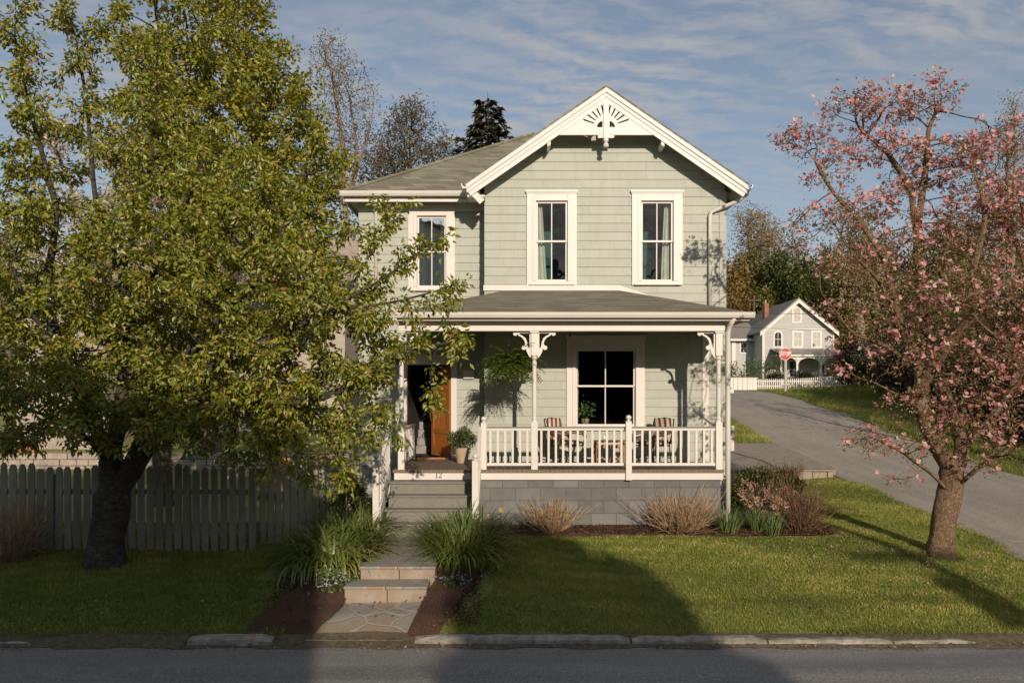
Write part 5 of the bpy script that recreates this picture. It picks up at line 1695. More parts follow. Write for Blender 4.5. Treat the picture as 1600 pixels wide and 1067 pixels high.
mb = MB(); px0, px1 = fx_(1203), fx_(1312); pf = fd - 2.2
mb.add([(px0, pf - .3, fz_(554) - .1), (px1, pf - .3, fz_(554) - .1), (px1 - .3, fd - .03, fz_(545)), (px0, fd - .03, fz_(545))], [(0, 1, 2, 3)]); mb.build('porch_roof', M['far_roof'], fh)
mb = MB(); mb.box(px0, px1, pf - .28, pf - .1, fz_(559), fz_(554) - .12); mb.box(px0 + .1, px1 - .1, pf - .1, fd - .03, fz_(557), fz_(556))
pz0 = 4.15
pxs = [px0 + .1, fx_(1229), fx_(1265), px1 - .18]
for a in pxs: mb.box(a - .07, a + .07, pf - .14, pf - .0, pz0, fz_(559))
mb.build('porch_frame', M['white'], fh)
for a, b in zip(pxs[:-1], pxs[1:]):
    w_ = b - a - .14; h_ = w_ * .34; n = 12
    arc = [(a + .07, fz_(559)), (b - .07, fz_(559)), (b - .07, fz_(559) - h_ - .1)] + [(a + .07 + w_ * (1 + math.cos(math.pi * q / n)) / 2 * 1.0, fz_(559) - h_ - .1 + h_ * math.sin(math.pi * q / n)) for q in range(1, n)] + [(a + .07, fz_(559) - h_ - .1)]
    mb = MB(); vs, fs = plate([arc], .05); mb.add([(v[0], pf - .07 - v[2], v[1]) for v in vs], fs); mb.build('porch_arch', M['white'], fh)
mb = MB(); mb.box(px0, px1, pf - .2, fd, 3.7, pz0); mb.build('porch_floor', M['white_old'], fh)
simple_window(fh, fx_(1234), fx_(1247), 4.75, fz_(565), fd, M['white'], M['far_glass'], .15)
mb = MB(); mb.box(fx_(1278), fx_(1290), fd - .04, fd - .005, pz0, fz_(566)); mb.build('door', M['white_old'], fh)
mb = MB(); mb.box(fx_(1281), fx_(1287), fd - .06, fd - .041, pz0 + .9, fz_(570)); mb.build('door_glass', M['far_glass'], fh)
# rear wing and chimney
mb = MB(); wx0 = fx_(1138); mb.box(wx0, x0 - .01, fd + 2.5, fd + 8, 3.6, fz_(524)); mb.build('wing', M['far_siding'], fh)
mb = MB(); q = [(wx0 - .3, fd + 2.1, fz_(527) - .05), (x0 + .5, fd + 2.1, fz_(527) - .05), (x0 + .5, fd + 5.5, fz_(494)), (wx0 - .3, fd + 5.5, fz_(494))]
mb.add(q + [(a, b, c_ - .12) for a, b, c_ in q], [(0, 1, 2, 3), (7, 6, 5, 4), (0, 4, 5, 1), (1, 5, 6, 2), (2, 6, 7, 3), (3, 7, 4, 0)]); mb.build('wing_roof', M['far_roof'], fh)
mb = MB(); mb.box(wx0 - .3, x0, fd + 2.05, fd + 2.12, fz_(529.5), fz_(526.5)); mb.box(fx_(1157), fx_(1163), fd + 2.4, fd + 2.5, 3.7, fz_(529)); mb.build('wing_trim', M['white'], fh)
simple_window(fh, fx_(1172), fx_(1181), fz_(548), fz_(533), fd + 2.49, M['white'], M['far_glass'], .12)
mb = MB(); mb.box(fx_(1217), fx_(1224), fd + 3.5, fd + 4.1, fz_(505), fz_(466)); ch = mb.build('chimney', M['brick'], fh)
mb = MB(); mb.lathe([(.08, 0), (.07, .32)], (fx_(1220.5), fd + 3.8, fz_(466)), 8); mb.build('chimney_pot', M['pot_tan'], ch)
mb = MB(); mb.box(x1 - .02, x1 + .08, fd - .1, fd - .02, 4, ze - .1); mb.build('downspout', M['white'], fh)

pf_ = thing('white_fence', 'low white picket fence in front of the far house', 'fence', (17, 52.0, gz(15, 52)))
for i in range(78):
    x = 13.6 + i * .125 + 1.6; mb = MB(); z = gz(x, 52)
    mb.prism([(x - .032, z), (x + .032, z), (x + .032, z + .62), (x, z + .68), (x - .032, z + .62)], 52 - .012, 52 + .012); mb.build('picket', M['white'], pf_)
mb = MB(); z = gz(14, 52)
for h in (.16, .48): mb.box(15.1, 25, 52.013, 52.05, z + h, z + h + .07)
mb.build('rail', M['white'], pf_)
fw_ = thing('white_board_fence', 'solid white board fence at the bend left of the stop sign', 'fence', (14, 50, gz(14, 50)))
mb = MB(); z = gz(14, 50)
for i in range(12): mb.box(11.8 + i * .3, 12.08 + i * .3, 50, 50.03, z - .05, z + .72)
mb.build('board', M['white'], fw_)
mb = MB(); mb.box(11.7, 15.45, 49.97, 50.06, z + .72, z + .77); mb.build('cap', M['white'], fw_)

# stop sign
sd_ = 43.0; sx1, sz1 = (1227 - CX) / F * sd_, HC + (CY - 553) / F * sd_
ss = thing('stop_sign', 'red octagonal stop sign on a grey post beside the side street', 'sign', (sx1, sd_, gz(sx1, sd_)))
r_ = .345
oc = lambda r: [(sx1 + r * math.cos(R(22.5 + 45 * k)), sz1 + r * math.sin(R(22.5 + 45 * k))) for k in range(8)]
mb = MB(); mb.prism(oc(r_), sd_ - .004, sd_); mb.build('sign_border', M['sign_white'], ss)
mb = MB(); mb.prism(oc(r_ * .94), sd_ - .008, sd_ - .0045); pl = mb.build('sign_plate', M['red'], ss)
cu = bpy.data.curves.new('txt', 'FONT'); cu.body = 'STOP'; cu.size = .30; cu.align_x = 'CENTER'; cu.align_y = 'CENTER'; cu.extrude = .002; cu.offset = .006; cu.space_character = .95
o = bpy.data.objects.new('txt', cu); COL.objects.link(o); dg = bpy.context.evaluated_depsgraph_get(); me = bpy.data.meshes.new_from_object(o.evaluated_get(dg)); bpy.data.objects.remove(o)
me.transform(Matrix.Translation((sx1, sd_ - .012, sz1)) @ Matrix.Rotation(R(90), 4, 'X') @ Matrix.Scale(.78, 4, (1, 0, 0)))
link('lettering', me, M['sign_white'], ss)
mb = MB(); z = gz(sx1, sd_) - .1; mb.box(sx1 - .035, sx1 + .035, sd_ + .001, sd_ + .03, z, sz1 + .25); mb.build('post', M['steel'], ss)
mb = MB(); mb.box(sx1 + .16, sx1 + .21, sd_ + .35, sd_ + .39, z, sz1 - .1)
tag(mb.build('marker_post', M['steel'], None, (sx1 + .18, sd_ + .37, z)), 'thin plain metal post just behind the stop sign', 'post')
# ------------------------------------------------------------------ trees
def L3(*p): return [tuple(pt(*q)) for q in p]


def ground_pt(px, d): x = (px - CX) / F * d; return (x, d, gz(x, d) - .08)


# old cherry in front of the fence
CD = 12.9
b0 = ground_pt(165, CD)
limbs = [
    [b0] + L3((172, 820, CD), (178, 770, CD)),
    L3((178, 770, CD), (170, 720, CD), (140, 640, 12.6), (95, 560, 12.2), (50, 490, 11.9), (20, 420, 11.8)),
    L3((178, 770, CD), (208, 725, CD), (232, 680, CD), (250, 610, 13), (320, 520, 12.8), (400, 450, 12.6), (440, 370, 12.6)),
    L3((170, 720, CD), (190, 640, 13.3), (205, 520, 13.6), (190, 430, 13.6), (150, 330, 13.5), (135, 150, 13.4), (120, 60, 13.4)),
    L3((250, 610, 13), (340, 570, 12.2), (440, 520, 11.7), (530, 480, 11.6), (620, 420, 11.8)),
    L3((620, 420, 11.8), (665, 385, 11.8), (705, 362, 11.9)), L3((530, 480, 11.6), (600, 475, 11.6), (660, 462, 11.7), (725, 440, 11.8)), L3((530, 480, 11.6), (590, 380, 11.9), (630, 330, 12)),
    L3((250, 610, 13), (360, 625, 12.2), (470, 630, 11.6), (560, 600, 11.6), (660, 540, 11.8), (725, 530, 12)),
    L3((205, 520, 13.6), (250, 400, 14), (300, 300, 14.3), (330, 200, 14.3)),
    L3((95, 560, 12.2), (70, 450, 12.6), (90, 330, 12.8), (40, 150, 12.8), (20, 40, 12.8)),
    L3((190, 430, 13.6), (240, 250, 13.4), (245, 90, 13.3)),
    L3((232, 680, CD), (330, 660, 14), (430, 600, 14.6)),
    L3((170, 720, CD), (110, 660, 11.8), (40, 640, 11.2)),
]
spec = [
    (100, 430, 12.6, 170, 130, 2.0), (300, 420, 12.8, 170, 150, 2.2), (430, 480, 12.2, 130, 140, 1.8),
    (540, 520, 11.8, 100, 120, 1.1, 1.1), (600, 440, 11.8, 75, 70, .7, .8), (660, 520, 11.9, 80, 55, .55, .9), (585, 350, 12, 60, 40, .5, .5),
    (540, 650, 11.7, 80, 90, .9, 1.1), (470, 700, 11.8, 80, 70, .9), (90, 600, 12.0, 170, 80, 1.6), (280, 610, 12.3, 170, 80, 1.8), (420, 620, 12.2, 110, 90, 1.4), (30, 300, 12.8, 70, 80, 1.2, .8),
    (300, 270, 13.8, 130, 90, 1.6, .9), (410, 330, 13, 100, 80, 1.2, .9), (60, 60, 13, 90, 100, 1.0, .6), (20, 180, 12.6, 60, 90, 1.0, .8), (120, 230, 13.3, 110, 90, 1.2, .6), (235, 110, 13.5, 60, 120, .9, .7), (140, 50, 13.4, 80, 90, .8, .5), (180, 160, 13.6, 70, 100, .9, .6), (360, 690, 12.2, 120, 35, 1.0, .8), (80, 660, 12.2, 120, 45, 1.4, .9), (230, 650, 11.9, 120, 50, 1.4, .9), (390, 640, 11.9, 120, 60, 1.4, 1), (480, 590, 12.2, 100, 80, 1.4, 1), (500, 420, 12.4, 90, 80, 1.3, 1), (340, 500, 13.4, 160, 100, 1.6, .8), (150, 520, 13.3, 160, 90, 1.6, .8), (545, 720, 11.8, 60, 40, .6, .9), (30, 560, 11.4, 70, 70, 1, .8), (450, 720, 12.4, 90, 40, .9, .8), (250, 695, 11.7, 80, 32, .8, 1), (110, 695, 11.8, 90, 32, .8, 1), (10, 690, 11.6, 60, 40, .8, 1), (330, 715, 11.9, 60, 30, .6, .9), (720, 555, 12, 30, 50, .3, .9), (690, 470, 11.9, 40, 30, .35, .8), (620, 360, 12, 45, 40, .5, .6), (700, 610, 11.9, 35, 25, .3, .6), (640, 560, 11.8, 70, 50, .6, .8), (70, 560, 14.2, 120, 70, 1.0, 1), (220, 580, 14.4, 130, 70, 1.0, 1), (360, 580, 14.2, 120, 80, 1.0, 1), (470, 640, 13.6, 90, 70, .9, 1), (660, 400, 11.8, 55, 50, .5, .9), (700, 450, 11.8, 40, 30, .35, 1), (600, 330, 12, 50, 30, .5, .7), (150, 630, 14, 100, 50, .9, .9), (610, 540, 11.7, 65, 80, .6, 1), (600, 680, 11.7, 55, 60, .5, 1), (560, 600, 11.8, 80, 90, .8, 1), (640, 620, 11.9, 60, 40, .4, .6), (510, 760, 11.8, 40, 24, .35, .8)]
make_tree('cherry_tree', 'old spreading cherry tree with fresh green and bronze leaves, leaning over the fence', 'tree', limbs, spec, 15, .17, .22, .098, M['cherry_leaf'], M['cherry_bark'], .27, .0055, 3, per=3, spread=.04, maxtips=3, clump=9, cl=.045, down=.65, jit=.22, W=.050)

# pink dogwood on the right
DD = 13.6
b0 = ground_pt(1466, DD)
limbs = [
    [b0] + L3((1474, 815, DD), (1484, 770, DD), (1490, 735, DD)),
    L3((1490, 735, DD), (1462, 695, DD), (1440, 640, 13.5), (1436, 570, 13.4), (1405, 500, 13.3), (1375, 440, 13.2), (1335, 400, 13)),
    L3((1490, 735, DD), (1505, 700, 13.8), (1490, 650, 13.9), (1465, 600, 14), (1450, 530, 14.1), (1440, 440, 14.2), (1432, 360, 14.2), (1420, 290, 14.2), (1385, 235, 14.1), (1340, 200, 14)),
    L3((1440, 600, 13.5), (1490, 525, 13), (1530, 485, 12.7), (1600, 462, 12.4), (1660, 440, 12.2)),
    L3((1505, 700, 13.8), (1545, 660, 14), (1590, 590, 14.2), (1620, 500, 14.4), (1600, 400, 14.4), (1560, 330, 14.3)),
    L3((1405, 500, 13.3), (1380, 400, 13.6), (1340, 340, 13.6), (1300, 300, 13.6), (1278, 262, 13.6), (1262, 240, 13.6)),
    L3((1432, 360, 14.2), (1445, 280, 14.4), (1450, 200, 14.4), (1470, 165, 14.4)),
    L3((1436, 570, 13.4), (1380, 540, 13), (1330, 520, 12.6), (1300, 480, 12.4)),
    L3((1440, 640, 13.5), (1390, 610, 13), (1340, 590, 12.8)),
    L3((1478, 775, DD), (1450, 735, 13.2), (1410, 705, 12.9), (1360, 680, 12.8)),
    L3((1530, 485, 12.7), (1520, 420, 12.8), (1540, 350, 13), (1530, 290, 13)),
    L3((1484, 770, DD), (1530, 730, 13.2), (1580, 700, 13.0)),
]
spec = [(1250, 218, 13.6, 55, 16, .7, 1.6), (1300, 245, 13.7, 40, 14, .5, 1.3), (1350, 170, 14, 75, 28, .8, 1.4), (1440, 165, 14.4, 55, 30, .8, 1.2), (1370, 235, 14.1, 80, 26, .8, 1.1), (1300, 280, 13.6, 50, 22, .7, .8),
        (1285, 345, 13.2, 65, 26, .8, 1.2), (1370, 320, 14, 70, 35, .9, .7), (1480, 260, 14.3, 95, 40, 1.2, 1.0), (1560, 230, 14.4, 60, 40, 1.0, .8), (1550, 340, 13.8, 90, 60, 1.4, 1.0), (1440, 390, 13.8, 90, 45, 1.3, .9),
        (1330, 410, 12.8, 70, 30, .8, 1.1), (1290, 480, 12.4, 40, 22, .6, 1.0), (1350, 500, 12.7, 75, 22, .8, .7), (1480, 470, 13.0, 110, 50, 1.4, .9), (1590, 450, 12.8, 70, 70, 1.3, .9), (1430, 550, 12.8, 90, 28, .9, .7),
        (1540, 560, 13.2, 90, 55, 1.3, .8), (1350, 590, 12.7, 60, 18, .6, .6), (1460, 620, 12.8, 80, 26, .8, .6), (1570, 640, 13.2, 60, 45, 1.0, .7), (1370, 690, 12.8, 55, 24, .6, 1.0), (1440, 700, 12.9, 45, 20, .5, .7), (1560, 725, 13, 55, 22, .5, .5), (1420, 755, 13.1, 40, 14, .4, .5), (1600, 560, 13, 60, 60, 1.2, .9), (1500, 660, 13, 70, 40, 1, .8), (1590, 690, 12.9, 50, 40, .8, .7), (1410, 640, 12.9, 55, 22, .6, .5), (1330, 540, 12.7, 50, 18, .5, .4), (1600, 330, 13.8, 60, 60, 1, .9)]
dg_, T = make_tree('dogwood_tree', 'pink flowering dogwood with a thick tan trunk on the sunlit lawn', 'tree', limbs, spec, 110, .11, .125, .058, M['dogwood_leaf'], M['dogwood_bark'], .195, .0050, 5, per=2, spread=.05, maxtips=2, clump=3, cl=.035, down=.0, up=.10, jit=.34)
rng = np.random.default_rng(77)
k = np.where((T.leafy) | ((T.tips <= 2) & (rng.random(T.n) < .22)))[0]
k = k[rng.random(len(k)) < .62]
hgt = T.pos[k][:, 2]
k = np.repeat(k, np.where(T.pos[k][:, 2] > 6.3, 6, np.where(rng.random(len(k)) < .3, 1, 3))); c_ = T.pos[k] + rng.normal(0, .07, (len(k), 3)) + [0, 0, .03]
nr = rng.normal(0, .55, c_.shape) + [.05, -.55, .75]; nr = unit(nr)
ax = unit(np.cross(nr, rng.normal(0, 1, c_.shape))); ay = np.cross(nr, ax)
P = np.repeat(c_, 4, 0); D = np.stack([ax, ay, -ax, -ay], 1).reshape(-1, 3); N = np.repeat(nr, 4, 0)
D = D + N * .35
leaves('blossoms', P, D, N, .055, .048, M['dogwood_bract'], dg_, rnd=np.repeat(rng.random(len(c_)), 4), wide=.6, fold=.1, droop=-.1)

# maple behind the cherry
MD = 26
b0 = ground_pt(330, MD)
limbs = [[b0] + L3((330, 600, MD), (328, 520, MD)), L3((328, 520, MD), (300, 400, 25.6), (270, 280, 25.2), (250, 150, 25), (255, 60, 25)), L3((328, 520, MD), (370, 420, 26), (410, 300, 26), (400, 160, 26), (390, 50, 26)), L3((370, 420, 26), (440, 330, 25.5), (490, 260, 25.4)), L3((328, 520, MD), (335, 400, 27), (340, 250, 27.4), (320, 80, 27.4)), L3((300, 400, 25.6), (230, 340, 25), (190, 280, 25))]
spec = [(300, 90, 26, 110, 100, 3.2), (380, 80, 26, 70, 90, 2.5), (410, 180, 26, 105, 95, 3), (270, 220, 25.5, 105, 110, 3), (450, 265, 25.7, 80, 80, 2.4), (370, 330, 26, 130, 90, 3), (230, 330, 25.5, 70, 70, 2.4, .7), (480, 350, 25.6, 55, 55, 1.8), (505, 255, 25.4, 55, 65, 1.8), (500, 330, 25.4, 60, 60, 1.8), (470, 160, 25.6, 50, 50, 1.6, .8), (440, 110, 25.8, 50, 50, 1.8, .8), (340, -30, 26, 100, 60, 2.5, .8)]
make_tree('maple_tree', 'tall full green maple rising behind the cherry tree', 'tree', limbs, spec, 5.0, .30, .40, .14, M['maple_leaf'], M['bark'], .30, .012, 9, per=4, spread=.10, maxtips=3, clump=7, cl=.12, down=.2, W=.11)
# pale blossom tree beyond the fence
BD = 18.5
b0 = ground_pt(255, BD)
limbs = [[b0] + L3((252, 640, BD), (250, 590, BD)), L3((250, 590, BD), (190, 480, 18.2), (130, 350, 18), (90, 240, 18), (60, 200, 18)), L3((250, 590, BD), (270, 450, 18.7), (250, 320, 19), (190, 200, 19)), L3((250, 590, BD), (340, 500, 18.4), (430, 430, 18.2), (500, 400, 18.2)), L3((340, 500, 18.4), (420, 520, 18), (500, 500, 18))]
spec = [(110, 230, 18, 90, 55, 1.2, .9), (170, 330, 18.2, 110, 60, 1.3), (300, 400, 18.6, 120, 70, 1.4), (430, 420, 18.2, 110, 70, 1.2), (200, 470, 18.3, 140, 60, 1.3), (380, 510, 18.2, 120, 50, 1.2), (480, 500, 18.1, 80, 60, 1.0), (90, 420, 18.2, 90, 70, 1.2)]
make_tree('blossom_tree', 'cherry covered in pale pinkish white blossom beyond the fence', 'tree', limbs, spec, 13, .22, .27, .085, M['blossom'], M['bark'], .20, .006, 13, per=4, spread=.05, maxtips=3, clump=4, cl=.05, down=.0, W=.06)

# bare and sparse trees behind the house
limbs = [[ground_pt(545, 40)] + L3((545, 420, 40), (540, 330, 40)), L3((540, 330, 40), (535, 220, 40), (520, 120, 40), (505, 60, 40)), L3((540, 330, 40), (560, 240, 40), (545, 150, 40)), L3((540, 330, 40), (572, 220, 40), (584, 165, 40))]
spec = [(515, 100, 40, 30, 60, 2, .9), (545, 160, 40, 45, 70, 2.4), (560, 250, 40, 50, 60, 2.4), (520, 250, 40, 40, 70, 2.2)]
make_tree('bare_tree', 'tall bare tree with fine grey twigs left of the roof', 'tree', limbs, spec, 10, .25, .24, .12, M['sparse_leaf'], M['pale_bark'], .15, .012, 21, per=3, spread=.12, maxtips=1, clump=2, cl=.15)
limbs = [[ground_pt(640, 42)] + L3((645, 400, 42), (645, 330, 42)), L3((645, 330, 42), (640, 230, 42), (645, 160, 42)), L3((645, 330, 42), (612, 260, 42), (605, 220, 42)), L3((645, 330, 42), (690, 260, 42), (700, 220, 42)), L3((640, 280, 42), (625, 190, 42))]
spec = [(640, 195, 42, 45, 40, 1.8), (610, 240, 42, 40, 40, 1.6), (690, 240, 42, 28, 32, 1.4), (650, 260, 42, 60, 50, 2), (600, 290, 42, 40, 40, 1.6)]
make_tree('sparse_tree', 'thinly leaved grey-green tree behind the left roof slope', 'tree', limbs, spec, 7, .27, .29, .17, M['sparse_leaf'], M['bark'], .17, .011, 22, per=5, spread=.16, maxtips=2, clump=3, cl=.16)


def spruce(name, label, px, d, top_py, rmax, mat, seed, group=None, bare=False):
    x = (px - CX) / F * d; z0 = gz(x, d); zt = HC + (CY - top_py) / F * d; H_ = zt - z0
    t = thing(name, label, 'tree', (x, d, z0), group); rng = np.random.default_rng(seed)
    mb = MB(); mb.tube([(x, d, z0 - .2), (x + .05, d, z0 + H_ * .5), (x, d, zt)], [.03 * H_ * .7, .012 * H_, .01], 8); mb.build('trunk', M['bark'], t, smooth=True)
    P = []; D = []; N = []; bm_ = MB(); h = .12 * H_
    while h < H_ * .985:
        f = 1 - h / H_; L = rmax * min(1, f * 1.25) ** .85 * 1.0; nb = 6 if f > .1 else 4; a0 = rng.uniform(0, 6.28)
        for k in range(nb):
            a = a0 + k * 6.283 / nb + rng.normal(0, .18); l = L * rng.uniform(.62, 1.12) + .12
            o_ = np.array([math.cos(a), math.sin(a), 0]); s_ = np.array([-math.sin(a), math.cos(a), 0]); p0 = np.array([x, d, z0 + h])
            pts_ = [p0 + o_ * l * q + np.array([0, 0, (.12 - .42 * q + .34 * q * q) * l]) for q in np.linspace(0, 1, 6)]
            bm_.tube(pts_, [.035 * l ** .5, .03 * l ** .5, .02, .015, .012, .008], 4, cap=False)
            m = int(26 * l + 8); q = rng.uniform(.12, 1.0, m)
            pp = p0 + o_ * (l * q)[:, None] + np.stack([0 * q, 0 * q, (.12 - .42 * q + .34 * q * q) * l], 1)
            sd = rng.choice([-1, 1], m)[:, None]; ln = (1.15 - q)[:, None] * l * .42
            tt = rng.random((m, 1)); pp = pp + s_ * sd * ln * tt + np.array([0, 0, -.12]) * tt * l * .4
            P.append(pp); D.append(s_ * sd * .8 + o_ * .8 + rng.normal(0, .25, (m, 3)) - [0, 0, .25]); N.append(rng.normal(0, .4, (m, 3)) + [0, 0, 1])
        h += .045 * H_ * (.5 + f * .75)
    bm_.build('branches', M['bark'], t)
    P = np.concatenate(P); leaves('crown', P, np.concatenate(D), np.concatenate(N), .42, .17, mat, t, seed=seed, droop=.25)
    return t


spruce('spruce_tree', 'dark pointed spruce standing behind the middle of the roof', 762, 45, 143, 5.2, M['spruce'], 31)


def wood_tree(name, label, px, d, top_py, w_px, lmat, bmat, seed, dens=1.0, per=4, leaf=.34, group=None, bole=.35, rb=.3, sparse=1.0, spread=.3, shape=1.0):
    """background tree described by its crown width and top in the picture"""
    x = (px - CX) / F * d; z0 = gz(x, d); rng = random.Random(seed)
    py0 = CY - (z0 - HC) * F / d; H_ = py0 - top_py
    cy = top_py + H_ * (1 - bole) * .5
    limbs = [[(x, d, z0 - .3)] + L3((px + rng.uniform(-3, 3), py0 - H_ * bole * .6, d), (px + rng.uniform(-4, 4), py0 - H_ * bole, d))]
    spec = []
    for k in range(5):
        a = rng.uniform(-.75, .75); hh_ = rng.uniform(.05, .85); q = (px + a * w_px * .5 * (1.1 - hh_ * .45), top_py + H_ * (1 - bole) * (1 - hh_) * .95 + 4, d + rng.uniform(-1, 1) * w_px * .5 / F * d * .8)
        spec.append((q[0], q[1], q[2], w_px * .27, H_ * (1 - bole) * .20, w_px * .27 / F * d))
        if k < 4: limbs.append(L3((px, py0 - H_ * bole * rng.uniform(.8, 1), d), (lerp(px, q[0], .6), lerp(py0 - H_ * bole, q[1], .5), q[2]), q[:3]))
    spec.append((px, top_py + H_ * .16 + 2, d, w_px * .22, H_ * .15, w_px * .22 / F * d))
    spec.append((px, cy, d, w_px * .4, H_ * (1 - bole) * .42, w_px * .4 / F * d, .8))
    vol = sum(4.19 * (s_[3] / F * d) * (s_[4] / F * d) * s_[5] for s_ in spec)
    n = 420 * dens
    st = max(.28, (vol / n) ** .333 * .62)
    return make_tree(name, label, 'tree', limbs, spec, n / vol, st, st * 1.15, leaf, lmat, bmat, rb, max(.012, .00045 * d), seed, group, per=per, spread=spread, maxtips=3, clump=3, cl=.25, W=leaf * .6)


WG = 'trees on the hill behind the far house'
wood_tree('tall_tree', 'tall pale-trunked tree with thin tan foliage beside the house corner', 1185, 82, 312, 95, M['bud'], M['pale_bark'], 41, 1.7, 4, .24, WG, .42, .38, spread=.4)
wood_tree('tall_tree', 'slim tan tree standing between the tall pale tree and the dogwood', 1240, 84, 345, 70, M['bud'], M['bark'], 42, .8, 3, .26, WG, .5, .3, spread=.4)
wood_tree('orange_tree', 'rust-orange leaved tree behind the house corner', 1150, 76, 392, 60, M['orange_leaf'], M['bark'], 43, .8, 6, .36, WG, .2, .25)
wood_tree('green_tree', 'dark green tree in front of the tall pale trunk', 1172, 80, 385, 75, M['yellow_leaf'], M['bark'], 44, 1.2, 6, .36, WG, .2, .3)
wood_tree('green_tree', 'blue-green leafy tree right above the far house roof', 1262, 80, 392, 75, M['wood_leaf'], M['bark'], 45, 1.2, 6, .38, WG, .2, .3)
wood_tree('yellow_tree', 'yellow-green bushy tree left of the far house chimney', 1192, 74, 448, 50, M['yellow_leaf'], M['bark'], 46, .7, 6, .34, WG, .15, .2)
wood_tree('orange_tree', 'small rust-orange tree low beside the porch gutter', 1147, 72, 462, 40, M['orange_leaf'], M['bark'], 47, .6, 6, .3, WG, .15, .2)
wood_tree('yellow_tree', 'yellow-green tree just right of the far house', 1322, 66, 505, 50, M['yellow_leaf'], M['bark'], 48, .7, 6, .30, WG, .1, .2)
wood_tree('green_tree', 'green tree behind the right eave of the far house', 1312, 72, 430, 70, M['yellow_leaf'], M['bark'], 49, 1, 4, .32, WG, .15, .28)
wood_tree('green_tree', 'fresh green tree between the tall pale tree and the slim tan tree', 1218, 78, 388, 70, M['wood_leaf'], M['bark'], 64, 1.1, 6, .36, WG, .2, .3)
wood_tree('yellow_tree', 'yellow-green tree rising behind the right slope of the far roof', 1295, 86, 372, 80, M['yellow_leaf'], M['bark'], 65, 1.2, 5, .34, WG, .2, .3)
RG = 'trees behind the dogwood'
wood_tree('yellow_tree', 'yellow-green tree in the gap under the top left dogwood branches', 1340, 74, 395, 90, M['yellow_leaf'], M['bark'], 66, 1.2, 6, .34, RG, .2, .3)
wood_tree('green_tree', 'tall fresh green tree behind the top right of the dogwood', 1475, 66, 345, 120, M['yellow_leaf'], M['bark'], 67, 1.2, 6, .34, RG, .2, .3)
wood_tree('green_tree', 'broad green tree filling the gap in the middle of the dogwood', 1385, 68, 372, 120, M['yellow_leaf'], M['bark'], 51, 1.3, 6, .32, RG, .18, .3)
wood_tree('green_tree', 'dark green tree low behind the dogwood fork', 1440, 50, 430, 120, M['wood_leaf'], M['bark'], 52, 1.2, 6, .32, RG, .12, .3)
wood_tree('tan_tree', 'tan budding tree behind the left branches of the dogwood', 1345, 64, 330, 90, M['bud'], M['pale_bark'], 53, 1.1, 4, .26, RG, .4, .3, spread=.35)
wood_tree('green_tree', 'olive green tree behind the right half of the dogwood', 1530, 70, 330, 140, M['yellow_leaf'], M['bark'], 54, 1.2, 5, .28, RG, .2, .3)
wood_tree('tan_tree', 'brownish budding tree at the right edge behind the dogwood', 1600, 72, 235, 100, M['bud'], M['bark'], 55, 1.2, 4, .2, RG, .3, .28, spread=.3)
wood_tree('bare_tree', 'thin bare shoots rising above the right end of the dogwood', 1582, 66, 140, 60, M['bud'], M['pale_bark'], 56, 1.2, 2, .2, RG, .35, .2, spread=.3)
wood_tree('green_tree', 'dark tree low at the right edge beyond the side street', 1610, 40, 440, 120, M['wood_leaf'], M['bark'], 57, 1.1, 6, .28, RG, .1, .25)
LGp = 'trees behind the neighbour house'
wood_tree('green_tree', 'green tree glimpsed behind the neighbour roof', 150, 50, 330, 150, M['yellow_leaf'], M['bark'], 61, 1, 5, .32, LGp, .2, .3)
wood_tree('tan_tree', 'tan budding tree at the far left behind the cherry', 10, 48, 300, 130, M['bud'], M['bark'], 62, 1, 4, .25, LGp, .3, .3, spread=.3)
wood_tree('sparse_tree', 'thin grey-brown tree low behind the left roof edge', 585, 46, 262, 70, M['sparse_leaf'], M['bark'], 63, 1, 3, .18, LGp, .3, .25)

# distant wooded ridge: one mass of foliage
rng = np.random.default_rng(5); P = []
for i in range(150):
    x = rng.uniform(-150, 150); y = rng.uniform(112, 150); z = gz(0, y); r_ = rng.uniform(2.2, 4.2); m = 300
    q = unit(rng.normal(0, 1, (m, 3))) * (rng.random(m) ** .4)[:, None] * np.array([r_, r_, r_ * 1.2]); P.append(q + [x, y, z + r_ * .9])
P = np.concatenate(P); o = leaves('woods', P, rng.normal(0, 1, P.shape), rng.normal(0, .6, P.shape) + [0, 0, 1], 1.1, .7, M['wood_leaf'], seed=9)
tag(o, 'distant woods along the ridge behind everything', 'woods', kind='stuff')

# shrubs along the right side of the side street and round the far house
HG = 'dark shrubs on the bank right of the side street'
hedge = [(19.9, 46, 1.6, 2.4, 'dark purple shrub just right of the far house fence', 'dark_red_leaf'), (18.4, 41.5, 1.6, 2.9, 'dark shrub behind the lowest left dogwood twigs, second from the far house', 'dark_red_leaf'), (17.6, 37.5, 1.6, 2.6, 'rounded dark green shrub on the bank behind the left dogwood branches', 'dark_leaf'), (17.3, 34.5, 1.6, 3.0, 'dark purple shrub on the bank left of the dogwood fork', 'dark_red_leaf'), (16.9, 31.5, 1.5, 2.5, 'dark shrub right behind the dogwood fork', 'dark_red_leaf'), (17.2, 28.8, 1.5, 3.0, 'dark green shrub right of the dogwood trunk', 'dark_leaf'), (17.0, 26.4, 1.4, 2.5, 'dark purple shrub near the right edge beyond the road', 'dark_red_leaf'), (17.4, 24.2, 1.4, 2.6, 'dark shrub cut by the right edge of the view', 'dark_leaf'),
         (22.5, 43, 2.0, 3.6, 'tall dark shrub in the second row right of the far house', 'dark_leaf'), (20.6, 38, 2.0, 3.9, 'tall dark green shrub in the second row behind the dogwood', 'wood_leaf'), (20.5, 33, 2.0, 3.6, 'tall shrub in the second row behind the dogwood fork', 'dark_red_leaf'), (20.6, 29, 1.9, 3.6, 'tall dark green shrub in the second row at the right edge', 'wood_leaf')]
